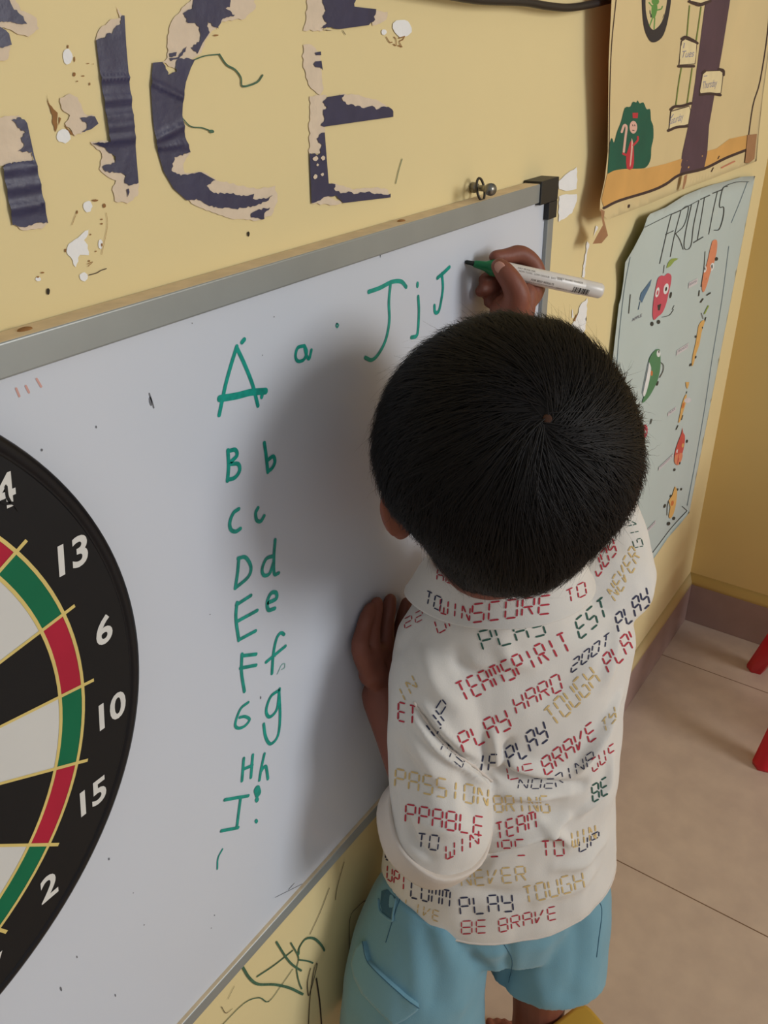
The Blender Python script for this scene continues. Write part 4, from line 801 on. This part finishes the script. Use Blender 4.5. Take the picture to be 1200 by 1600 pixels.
def strand(p, n, length, lift_, wid, seg=8, noise_=0.25, d0=None):
    d = p-WH; d = d-n*d.dot(n)
    if d.length < .004: d = Vector((rnd.uniform(-1, 1), rnd.uniform(-1, 1), rnd.uniform(-1, 1))); d = d-n*d.dot(n)
    rad = d.normalized(); swirl = n.cross(rad); k = 0.55*math.exp(-((p-WH).length/.05))+.12
    d = (rad+swirl*k).normalized()
    hloc = (p-HC).dot(HU); grav = Vector((0, 0, -1)); d = (d+grav*0.35*(1 if hloc < .05 else .2)).normalized()
    cl = mnoise.noise_vector(p*30)*.85+mnoise.noise_vector(p*95)*.55; d = (d+cl+Vector((rnd.gauss(0, noise_), rnd.gauss(0, noise_), rnd.gauss(0, noise_)))*.45).normalized()
    pts = []; q = p.copy(); st = length/seg
    for i in range(seg+1):
        loc, nn, idx, dist = hb.find_nearest(q)
        if (loc-HC).dot(nn) < 0: nn = -nn
        t = i/seg; pts.append((loc+nn*(0.0006+lift_*t**1.3), nn)); d = (d-nn*d.dot(nn)); d = d.normalized() if d.length > 1e-6 else nn.orthogonal(); q = loc+d*st
        if (q-HC).dot(HU) < hair_low(math.atan2((q-HC).dot(HR), (q-HC).dot(HF)))-.010: break
    if len(pts) < 3: return
    b0 = len(hv); m_ = len(pts)
    for i, (c, nn) in enumerate(pts):
        t = (pts[min(i+1, m_-1)][0]-pts[max(i-1, 0)][0]).normalized(); s = t.cross(nn).normalized(); w = wid*(1-.85*(i/(m_-1))**1.5)*(0.6 if i == 0 else 1)
        hv.extend((c+s*w, c+nn*w*.8, c-s*w))
    for i in range(m_-1):
        a = b0+3*i; hf_.extend(((a, a+1, a+4, a+3), (a+1, a+2, a+5, a+4)))
for k in range(15000):
    f = hfaces[bisect.bisect(tot, rnd.random()*acc) % len(hfaces)]; vs = f[3]; u, v = rnd.random(), rnd.random()
    p = vs[0].lerp(vs[1], u).lerp((vs[-1] if len(vs) < 4 else vs[3].lerp(vs[2], u)), v); hl = (p-HC).dot(HU); n = f[2] if (p-HC).dot(f[2]) > 0 else -f[2]
    if (p-WH).length < .0012+.0015*rnd.random(): continue
    low = hl < -.05
    strand(p, n, rnd.uniform(.012, .022) if low else rnd.uniform(.034, .070), (rnd.uniform(.0004, .0012) if low else rnd.uniform(.0015, .0065)), rnd.uniform(.00022, .0005), 6 if low else 8)
for k in range(420):                                # loose flyaway hairs
    f = hfaces[bisect.bisect(tot, rnd.random()*acc) % len(hfaces)]; n = f[2] if (f[0]-HC).dot(f[2]) > 0 else -f[2]
    if (f[0]-HC).dot(HU) > -.04: strand(f[0], n, rnd.uniform(.03, .05), rnd.uniform(.008, .016), .00012, 8, .5)
me = bpy.data.meshes.new('strands'); me.from_pydata([tuple(v) for v in hv], [], hf_); me.materials.append(hair_m)
for p in me.polygons: p.use_smooth = True
so = bpy.data.objects.new('hair_strands', me); COL.objects.link(so); so.parent = hair; so['kind'] = 'stuff'

# ------------------------------------------------------------------ shirt
cloth = mat('white_cotton', (222, 217, 209), 0.85, 0.02, 30, 0.10, 900, sheen=0.2)
cloth_in = mat('cuff_lining', (216, 204, 192), 0.85, 0.03, 30, 0.10, 900)
bm = bmesh.new()
hem_c = []
def sup(c, s): return math.copysign(abs(c)**s, c)
rings = []; NS = 64
TOR = [(.449, -1.197, -.1285, .126, .082, 44), (.460, -1.197, -.1285, .127, .083, 44), (.50, -1.197, -.128, .123, .081, 44), (.55, -1.197, -.129, .118, .079, 43), (.60, -1.196, -.1305, .1135, .077, 42), (.65, -1.1955, -.132, .1085, .0765, 40), (.70, -1.1965, -.132, .1065, .075, 38), (.735, -1.197, -.132, .110, .073, 36.5), (.765, -1.1965, -.1325, .1135, .068, 36), (.79, -1.201, -.130, .104, .062, 36), (.812, -1.208, -.125, .082, .057, 36), (.83, -1.211, -.1225, .066, .055, 36), (.846, -1.212, -.121, .056, .052, 36)]
for i, (z, cx, cy, a, b_, psi) in enumerate(TOR):
    r, f = basis(psi); row = []
    for k in range(NS):
        t = 2*pi*k/NS; dz = 0
        if i < 3: dz = (0.010*cos(t*2)+0.006*(-sin(t)))*(1-i*.35)
        p = Vector((cx, cy, z+dz))+r*a*sup(cos(t), .9)+f*b_*sup(sin(t), .9); row.append(p)
    rings.append([bm.verts.new(p) for p in row])
    if i == 0: hem_c = row
skin(bm, rings)
SLV = [Vector((-1.228, -.112, .785)), Vector((-1.262, -.100, .768)), Vector((-1.281, -.102, .735)), Vector((-1.294, -.111, .68)), Vector((-1.3015, -.119, .645)), Vector((-1.305, -.118, .625)), Vector((-1.3035, -.110, .613))]
tube(bm, SLV, [.040, .044, .0435, .0435, .0465, .0485, .0480], 28, cap='flat', smoothk=4)
tube(bm, [Vector((-1.165, -.15, .79)), Vector((-1.125, -.172, .798))+rs_*.6, Vector((-1.098, -.182, .802))+rs_, Vector((-1.062, -.150, .838))+rs_, Vector((-1.040, -.122, .868))+rs_], [.044, .048, .047, .043, .041], 24, cap='flat', smoothk=4)
bm = remeshed(bm, 0.0026, 5, 0.5)
bm.normal_update(); bv0 = BVHTree.FromBMesh(bm)
PROJ = [None]
def hit(bv, px, py, fallback=None):
    o_, r = (CAM, ray(px, py).normalized()) if PROJ[0] is None else PROJ[0](px, py)
    loc, n, i, d = bv.ray_cast(o_, r)
    if loc is not None and n.dot(r) > 0: n = -n
    return (loc, n) if loc is not None else fallback
zw = zoom(540, 900, 2.3077)
# folds of the cloth: (points in the photo, width, height; negative is a valley)
FOLDS = [
    ([(655, 1112), (683, 1151), (712, 1178), (739, 1195), (772, 1224)], .0032, -.0028), ([(648, 1118), (676, 1158), (705, 1186), (734, 1204), (762, 1226)], .004, .0022), ([(664, 1106), (694, 1143), (722, 1170), (746, 1186)], .004, .0016),
    (zw([(520, 985), (620, 940), (720, 905), (790, 870)]), .006, .0040), (zw([(530, 1005), (620, 965), (720, 930)]), .005, -.0030), (zw([(700, 880), (760, 920), (810, 965)]), .005, .0022),
    (zw([(545, 700), (640, 740), (760, 760), (850, 750)]), .006, -.0035), (zw([(560, 660), (640, 690), (760, 715)]), .007, .003), (zw([(560, 780), (680, 790), (800, 775)]), .007, .0025),
    (zw([(985, 440), (930, 540), (880, 620), (840, 690)]), .006, .0035), (zw([(985, 470), (945, 560), (900, 640)]), .005, -.004), (zw([(960, 640), (930, 760), (850, 850)]), .006, .0025),
    (zw([(280, 290), (330, 400), (400, 470)]), .008, .002), (zw([(400, 280), (430, 340), (520, 370)]), .007, -.0018), (zw([(560, 240), (590, 300), (680, 320)]), .007, .0014),
    (zw([(530, 560), (545, 640), (560, 700)]), .005, .003), (zw([(590, 600), (565, 660), (575, 720)]), .005, -.003),
    (zw([(230, 560), (300, 700), (330, 800)]), .010, .0022), (zw([(420, 690), (440, 800), (470, 900)]), .009, -.0018), (zw([(200, 620), (260, 720), (360, 790)]), .008, -.0022), (zw([(230, 860), (340, 900), (450, 900)]), .009, .0016),
    (zw([(210, 840), (245, 950), (300, 1010)]), .005, -.0025), (zw([(520, 1010), (470, 1080), (390, 1110)]), .006, -.002), (zw([(760, 1050), (850, 1030), (930, 960)]), .008, .0018), (zw([(700, 1160), (820, 1120), (900, 1060)]), .010, .0016), (zw([(440, 1130), (560, 1150), (700, 1130)]), .010, -.0012),
    (zw([(900, 250), (880, 330), (800, 420)]), .010, .0014), (zw([(700, 470), (800, 400), (900, 330)]), .010, -.0012), (zw([(980, 180), (960, 300), (930, 400)]), .008, .0018)]
bm.verts.ensure_lookup_table(); VC = np.array([v.co for v in bm.verts]); VN = np.array([v.normal for v in bm.verts]); disp = np.zeros(len(VC))
for pts, wd, amp in FOLDS:
    q = [hit(bv0, p.x, p.y) for p in catmull([Vector((p[0], p[1], 0)) for p in pts], 4)]; q = [np.array(h[0]) for h in q if h]
    if len(q) < 2: continue
    best = np.full(len(VC), 9.0); tt = np.zeros(len(VC)); n_ = len(q)-1
    for i, (a, b_) in enumerate(zip(q, q[1:])):
        ab = b_-a; L2 = max(ab@ab, 1e-12)
        if L2 > .03**2: continue
        t = np.clip(((VC-a)@ab)/L2, 0, 1); d = np.linalg.norm(VC-(a+t[:, None]*ab), axis=1); m_ = d < best; best[m_] = d[m_]; tt[m_] = (i+t[m_])/n_
    disp += 3.0*amp*np.exp(-(best/wd)**2)*np.sin(np.pi*np.clip(tt*.86+.07, 0, 1))**.6
for i, v in enumerate(bm.verts):
    c = v.co; s_ = mnoise.noise(Vector((c.x*26, c.y*26, c.z*20)))*.0030+mnoise.noise(Vector((c.x*60+3, c.y*60, c.z*36)))*.0010
    v.co = c+v.normal*(disp[i]+s_)
bmesh.ops.smooth_vert(bm, verts=bm.verts[:], factor=.25, use_axis_x=True, use_axis_y=True, use_axis_z=True)
bm.normal_update(); bmesh.ops.recalc_face_normals(bm, faces=bm.faces[:]); bv = BVHTree.FromBMesh(bm)
ink_r = mat('print_red', (182, 48, 64), 0.85, 0.15, 200); ink_n = mat('print_navy', (50, 54, 82), 0.85, 0.15, 200); ink_g = mat('print_green', (44, 88, 76), 0.85, 0.15, 200); ink_y = mat('print_ochre', (214, 184, 124), 0.85, 0.12, 200)
SEG = {'a': ((0, 1), (1, 1)), 'b': ((1, 1), (1, .5)), 'c': ((1, .5), (1, 0)), 'd': ((0, 0), (1, 0)), 'e': ((0, .5), (0, 0)), 'f': ((0, 1), (0, .5)), 'g': ((0, .5), (1, .5)), 'h': ((0, 1), (.5, .5)), 'j': ((.5, 1), (.5, .5)), 'k': ((1, 1), (.5, .5)), 'l': ((.5, .5), (0, 0)), 'm': ((.5, .5), (.5, 0)), 'n': ((.5, .5), (1, 0)), 'p': ((.5, .5), (1, .5))}
GL = dict(A='abcefg', B='abcdefg', C='adef', D='abcdef', E='adefg', F='aefg', G='acdefp', H='bcefg', I='jm', J='bcde', K='efkn', L='def', M='abcefj', N='bcefhn', O='abcdef', P='abefg', R='abefgn', S='acdfg', T='ajm', U='bcdef', V='efkl', W='bcdefm', Y='bcdfg')
GL['2'] = 'abdeg'; GL['0'] = 'abcdef'
def word(bmd, bvt, txt, a, b_, up, mi, thick=.085, slots=None):
    a, b_, up = Vector(a), Vector(b_), Vector(up); n_ = len(txt); d = (b_-a)/n_
    for i, ch in enumerate(txt):
        if ch == ' ': continue
        o = a+d*i; ux = d*.70
        for sgm in GL[ch]:
            (x0, y0), (x1, y1) = SEG[sgm]; p, q = o+ux*x0+up*y0, o+ux*x1+up*y1; L = q-p; p2, q2 = p+L*.07, q-L*.07
            nn = Vector((-L.y, L.x)).normalized()*(up.length*thick*.5); L = q2-p2; shape = [(0, 0), (.14, 1), (.5, 1), (.86, 1), (1, 0)]
            top = [p2+L*t+nn*s for t, s in shape]; bot = [p2+L*t-nn*s for t, s in shape]
            def put(v):
                h = hit(bvt, v.x, v.y)
                if not h: return None
                loc, n = h; return loc+n*.00045
            T = [put(v) for v in top]; B = [put(v) for v in bot]
            if any(v is None for v in T+B): continue
            if max((T[k]-T[k+1]).length for k in range(4)) > .012: continue
            tv_ = [bmd.verts.new(v) for v in T]; bv_ = [bmd.verts.new(v) for v in B[1:4]]
            bw = [tv_[0]]+bv_+[tv_[4]]
            for k in range(4):
                vs = [tv_[k], tv_[k+1], bw[k+1], bw[k]]; u_ = []
                for v in vs:
                    if v not in u_: u_.append(v)
                try: bmd.faces.new(u_).material_index = mi
                except ValueError: pass
R_, N_, G_, Y_ = 1, 2, 3, 4
WORDS = [('PLAS', (498, 268), (740, 205), (-22, -66), G_), ('TO', (780, 152), (850, 112), (-8, -50), N_), ('EST', (845, 228), (958, 132), (-18, -68), G_), ('TEAMSPIRIT', (425, 455), (830, 262), (-32, -66), R_), ('200T', (812, 350), (958, 240), (6, -46), N_), ('PLAY', (985, 205), (1105, 92), (-14, -62), N_), ('PLAY', (950, 350), (1076, 222), (-26, -58), R_), ('PLAY', (428, 637), (612, 538), (-26, -66), R_), ('HARD', (618, 498), (795, 402), (-16, -58), R_), ('UP', (322, 580), (392, 470), (-34, -44), N_), ('TOUGH', (755, 545), (930, 372), (-42, -58), Y_), ('PLAY', (594, 692), (742, 578), (-20, -66), N_), ('BE', (588, 735), (700, 716), (-8, -44), R_), ('BRING', (540, 850), (750, 852), (-8, -58), Y_), ('TEAM', (545, 952), (700, 905), (-6, -60), R_), ('WIN', (818, 978), (912, 948), (-4, -56), Y_), ('ORE', (520, 1012), (665, 1005), (-6, -56), R_), ('TO', (708, 1012), (802, 1005), (-4, -56), R_), ('UP', (842, 996), (925, 955), (0, -42), N_), ('NEVER', (420, 1120), (668, 1098), (-8, -54), Y_), ('TOUGH', (648, 1182), (875, 1122), (-10, -60), Y_), ('COMM', (235, 1158), (385, 1196), (4, -58), N_), ('PLAY', (415, 1222), (620, 1206), (-6, -62), N_), ('BE', (418, 1290), (525, 1284), (0, -46), R_), ('BRAVE', (555, 1284), (775, 1232), (-4, -46), R_), ('UPI', (150, 1092), (225, 1142), (2, -50), R_), ('PASSION', (178, 760), (525, 835), (4, -66), Y_), ('PPABLE', (215, 888), (508, 938), (4, -66), R_), ('TO', (255, 978), (345, 990), (6, -52), N_), ('WIN', (362, 1022), (492, 962), (0, -52), R_), ('IN', (205, 462), (270, 392), (-22, -46), Y_), ('ET', (190, 520), (265, 540), (2, -66), R_), ('NEVER', (974, 92), (1068, -74), (-32, -46), Y_), ('JOY', (908, 5), (985, -95), (-16, -52), R_), ('GIV', (1073, -108), (1038, -226), (-32, 7), G_), ('UR', (335, 208), (420, 160), (-14, -46), R_), ('22T', (215, 190), (330, 130), (-4, -34), R_), ('LIVE', (215, 1200), (345, 1250), (4, -36), Y_), ('OWN', (145, 1020), (190, 1045), (2, -60), N_)]
def z4(x, y): return ((531+x/2.194-540)*2.3077, (890+y/2.194-900)*2.3077)
WORDS += [('BRAVE', z4(706, 706), z4(893, 566), (-18, -58), R_), ('NDE', z4(610, 752), z4(745, 750), (6, -36), N_), ('RINA', z4(742, 748), z4(885, 655), (-8, -42), N_), ('BE', z4(868, 798), z4(930, 760), (-6, -60), G_), ('DU', z4(868, 694), z4(920, 650), (-8, -42), R_), ('S', z4(925, 655), z4(953, 636), (-6, -50), R_), ('TY', z4(905, 565), z4(955, 500), (-8, -44), Y_), ('IF', z4(470, 690), z4(545, 690), (8, -60), N_), ('MY', z4(345, 620), z4(430, 690), (14, -34), N_)]
for t, a, b_, up, mi in WORDS:
    A2, B2 = zw([a])[0], zw([b_])[0]; word(bm, bv, t, A2, B2, (up[0]/2.3077, up[1]/2.3077), mi, .095)
# the print runs on round the right side and the front
for psi_, rows_ in ((-46, [('TOUGH', .005, .70, Y_), ('SPIRIT', .004, .64, R_), ('PLAY', .008, .585, N_), ('BRAVE', .006, .53, R_), ('WIN', .012, .48, G_)]), (44, [('SCORE', .015, .745, G_), ('TEAM', -.085, .70, R_), ('NEVER', .01, .67, Y_), ('PLAY', -.085, .61, N_), ('HARD', .015, .58, R_), ('BRING', -.08, .53, Y_), ('TOUGH', .005, .49, N_)])):
    rr, ff = basis(psi_)
    if psi_ > 0: rr, ff = -rr, -ff                  # seen from the board side
    PROJ[0] = lambda u, v: (Vector((-1.2, -.13, 0))+rr*u+Vector((0, 0, v))-ff*.6, ff)
    for t, u, v, mi in rows_: word(bm, bv, t, (u, v), (u+.016*len(t), v+.006), (.003, .026), mi, .095)
PROJ[0] = None
shirt = obj('shirt', bm, [cloth, ink_r, ink_n, ink_g, ink_y], boy, None, True)
sm = bmesh.new(); q = [hit(bv, p.x, p.y) for p in catmull([Vector((a, b_, 0)) for a, b_ in [(648, 1098), (657, 1114), (684, 1152), (712, 1179), (739, 1196), (768, 1220)]], 6)]
q = [h[0]+h[1]*.0004 for h in q if h]
if len(q) > 3: tube(sm, q, [.0011+.0004*sin(i*1.9) for i in range(len(q))], 8); obj('shoulder_seam', sm, cloth_in, shirt, None, True)
# collar
def collar_bm():
    bm = bmesh.new(); r, f = basis(36); N = Vector((-1.2105, -.1215, 0)); rows = []
    prof = [(.0535, .845, 0), (.0545, .864, 0), (.0565, .8715, 0), (.0595, .8730, 0), (.0625, .8700, 0), (.0690, .8510, 1), (.0735, .8425, 1.0), (.0745, .8405, 1.0), (.0725, .8400, 1.0), (.0660, .8460, 1), (.060, .8560, .4)]
    for k in range(-28, 29):
        t = k/28*radians(158); row = []
        for rad, z, w in prof:
            drop = -.010*(1-cos(t))*1.1; flare = (.010*w)*sstep(.4, 1.0, abs(t)/radians(158)); dz = -w*.014*sstep(.55, 1.0, abs(t)/radians(158))
            row.append(bm.verts.new(N+r*(rad+flare)*1.06*sin(t)-f*(rad+flare)*cos(t)+Vector((0, 0, z+drop+dz))))
        rows.append(row)
    for a, b_ in zip(rows, rows[1:]):
        for i in range(len(prof)):
            j = (i+1) % len(prof); fc = bm.faces.new((a[i], b_[i], b_[j], a[j])); fc.smooth = True
    bm.faces.new(rows[0][::-1]); bm.faces.new(rows[-1]); bmesh.ops.recalc_face_normals(bm, faces=bm.faces[:])
    bmesh.ops.subdivide_edges(bm, edges=bm.edges[:], cuts=1, use_grid_fill=True, smooth=.5); bm.normal_update(); return bm
bm = collar_bm(); bvc = BVHTree.FromBMesh(bm)
for t, a, b_, up, mi in [('SCORE', (455, 168), (755, 132), (4, -66), R_), ('WIN', (340, 132), (458, 168), (4, -52), R_), ('TO', (285, 98), (350, 130), (8, -46), N_), ('TO', (800, 100), (880, 60), (-8, -46), R_), ('ACES', (330, 15), (460, 45), (2, -40), R_)]:
    A2, B2 = zw([a])[0], zw([b_])[0]; word(bm, bvc, t, A2, B2, (up[0]/2.3077, up[1]/2.3077), mi, .10)
obj('collar', bm, [cloth, ink_r, ink_n, ink_g, ink_y], shirt, None, True)
# rolled cuff round the elbow
def cuff(c0, c1, r0, r1, name='sleeve_cuff'):
    bm = bmesh.new(); t = (c1-c0).normalized(); n = t.orthogonal().normalized(); b_ = t.cross(n); L = (c1-c0).length; rings = []
    for s, r in ((.004, r0-.006), (0.0, r0-.001), (-.0002, r0+.0006), (.0012, r0+.0016), (L*.3, r0+.0018), (L*.8, r1+.0022), (L, r1+.0008), (L, r1-.0035), (L*.5, r1-.0045)):
        rings.append([bm.verts.new(c0+t*s+(n*cos(2*pi*k/40)+b_*sin(2*pi*k/40))*(r+.0009*sin(3*2*pi*k/40+1)+.0005*sin(7*2*pi*k/40))) for k in range(40)])
    skin(bm, rings, 0, False); obj(name, bm, cloth_in, shirt, 'plain turned-up sleeve cuff', True)
d_ = (SLV[-1]-SLV[-2]).normalized(); ca_ = Vector((.05, .50, -.86)).normalized(); cuff(Vector((-1.3055, -.1225, .6330)), Vector((-1.3055, -.1225, .6330))+ca_*.029, .0500, .0505)
cuff(Vector((-1.052, -.138, .852))+rs_, Vector((-1.036, -.117, .873))+rs_, .0425, .0425)
bm = bmesh.new()                                    # stitched lower hem
hp_ = [bv.find_nearest(p+Vector((0, 0, .004)))[0] for p in hem_c]; tube(bm, hp_+[hp_[0]], .0014, 8, cap='flat'); obj('hem', bm, cloth_in, shirt, None, True)

# ------------------------------------------------------------------ shorts
denim = mat('sky_blue_cotton', (112, 158, 174), 0.85, 0.08, 12, 0.12, 700, sheen=0.25); dk_blue = mat('dark_blue_seam', (58, 98, 118), 0.85)
bm = bmesh.new(); rings = []
for z, a, b_ in ((.51, .108, .072), (.47, .112, .076), (.43, .116, .080), (.395, .112, .078)):
    r, f = basis(44); rings.append([bm.verts.new(Vector((-1.200, -.1285, z))+r*a*cos(2*pi*k/40)+f*b_*sin(2*pi*k/40)) for k in range(40)])
skin(bm, rings)
tube(bm, [Vector((-1.250, -.092, .46)), Vector((-1.268, -.082, .40)), Vector((-1.288, -.080, .34)), Vector((-1.298, -.082, .285)), Vector((-1.302, -.084, .262))], [.062, .072, .077, .081, .083], 32, cap='flat', smoothk=4)
tube(bm, [Vector((-1.155, -.160, .46)), Vector((-1.160, -.175, .40)), Vector((-1.178, -.186, .345)), Vector((-1.186, -.191, .318))], [.062, .068, .067, .066], 32, cap='flat', smoothk=4)
bm = remeshed(bm, 0.003, 6, 0.5); bm.normal_update(); bs0 = BVHTree.FromBMesh(bm)
bm.verts.ensure_lookup_table(); VC = np.array([v.co for v in bm.verts]); disp = np.zeros(len(VC)); zq = zoom(540, 1340, 5)
for pts, wd, amp in [(zq([(620, 560), (640, 700), (700, 900), (680, 1100)]), .012, -.004), (zq([(560, 640), (570, 900), (600, 1100)]), .012, .003), (zq([(850, 600), (960, 760), (1100, 880)]), .009, -.004), (zq([(760, 640), (860, 900), (900, 1150)]), .014, .0035), (zq([(1000, 700), (1100, 760), (1200, 760)]), .010, .003), ([(780, 1440), (792, 1490), (785, 1540)], .008, -.005), ([(850, 1480), (840, 1520), (850, 1560)], .012, .003), ([(900, 1440), (905, 1500), (890, 1550)], .012, -.003)]:
    q = [hit(bs0, p.x, p.y) for p in catmull([Vector((p[0], p[1], 0)) for p in pts], 3)]; q = [np.array(h[0]) for h in q if h]
    best = np.full(len(VC), 9.0)
    for a, b_ in zip(q, q[1:]):
        ab = b_-a; L2 = max(ab@ab, 1e-12); t = np.clip(((VC-a)@ab)/L2, 0, 1); best = np.minimum(best, np.linalg.norm(VC-(a+t[:, None]*ab), axis=1))
    disp += amp*np.exp(-(best/wd)**2)
for i, v in enumerate(bm.verts):
    c = v.co; v.co = c+v.normal*(disp[i]+mnoise.noise(Vector((c.x*22, c.y*22, c.z*14)))*.0022+mnoise.noise(Vector((c.x*55, c.y*55, c.z*30)))*.0007)
bmesh.ops.smooth_vert(bm, verts=bm.verts[:], factor=.4, use_axis_x=True, use_axis_y=True, use_axis_z=True); bm.normal_update(); bs = BVHTree.FromBMesh(bm)
shorts = obj('shorts', bm, denim, boy, None, True)
def on_shorts(p, e=.001):
    h = hit(bs, p[0], p[1])
    if not h: return None
    n = h[1] if h[1].dot(CAM-h[0]) > 0 else -h[1]; return h[0]+n*e
def seam(pts, r, m, name, lab=None, e=.0006):
    q = [on_shorts((p.x, p.y), e) for p in catmull([Vector((p[0], p[1], 0)) for p in pts], 5)]; q = [v for v in q if v]
    q = [v for i, v in enumerate(q) if i == 0 or (v-q[i-1]).length > .0003]
    if len(q) > 2: bm = bmesh.new(); tube(bm, q, r, 6); obj(name, bm, m, shorts, lab, True)
seam(zq([(425, 320), (380, 450), (345, 560), (315, 660)]), .0005, dk_blue, 'side_seam', None, .0002); seam([(928, 1400), (940, 1420), (935, 1470), (932, 1495)], .0005, dk_blue, 'side_seam', None, .0002); seam([(783, 1468), (800, 1500), (795, 1535)], .0004, dk_blue, 'seat_seam', None, .0001)
# cargo pocket flap and slanted hand pocket on the left leg
bm = bmesh.new()
flap = zq([(165, 650), (200, 800), (330, 935), (470, 1060), (572, 1140), (560, 1165), (470, 1240), (385, 1285), (280, 1180), (150, 1040), (95, 930), (75, 820), (110, 700)])
vt = bmesh.new(); fill(vt, flap, lambda v: v, 0, 6); vt.verts.index_update(); top = [on_shorts(v.co, .0055) for v in vt.verts]; bot = [on_shorts(v.co, -.001) for v in vt.verts]
fb = None
for i, v in enumerate(top):
    if v is not None: fb = v
okv = [v is not None for v in top]; TV = [bm.verts.new(v) if v is not None else None for v in top]; BV = [bm.verts.new(v) if v is not None else None for v in bot]
for f in vt.faces:
    if all(okv[v.index] for v in f.verts):
        g = bm.faces.new([TV[v.index] for v in f.verts]); g.smooth = True
for e_ in vt.edges:
    if len(e_.link_faces) == 1 and all(okv[v.index] for v in e_.verts):
        a, b_ = e_.verts; bm.faces.new((TV[a.index], TV[b_.index], BV[b_.index], BV[a.index]))
vt.free(); bmesh.ops.recalc_face_normals(bm, faces=bm.faces[:]); obj('pocket_flap', bm, denim, shorts, None, False)
seam(zq([(165, 650), (200, 800), (330, 935), (470, 1060), (572, 1140)]), .0005, dk_blue, 'pocket_seam', None, .0056)
seam(zq([(260, 330), (265, 400), (290, 440), (365, 490), (375, 440), (395, 330)]), .0016, denim, 'pocket_edge')
bm = bmesh.new(); q = zq([(285, 260), (275, 360), (290, 430), (360, 480), (385, 400), (392, 310), (330, 250)]); pts = [on_shorts(p, .0008) for p in q]; pts = [p for p in pts if p]
if len(pts) > 3: bm.faces.new([bm.verts.new(p) for p in pts]); obj('pocket_opening', bm, dk_blue, shorts, 'dark slanted pocket opening')
else: bm.free()
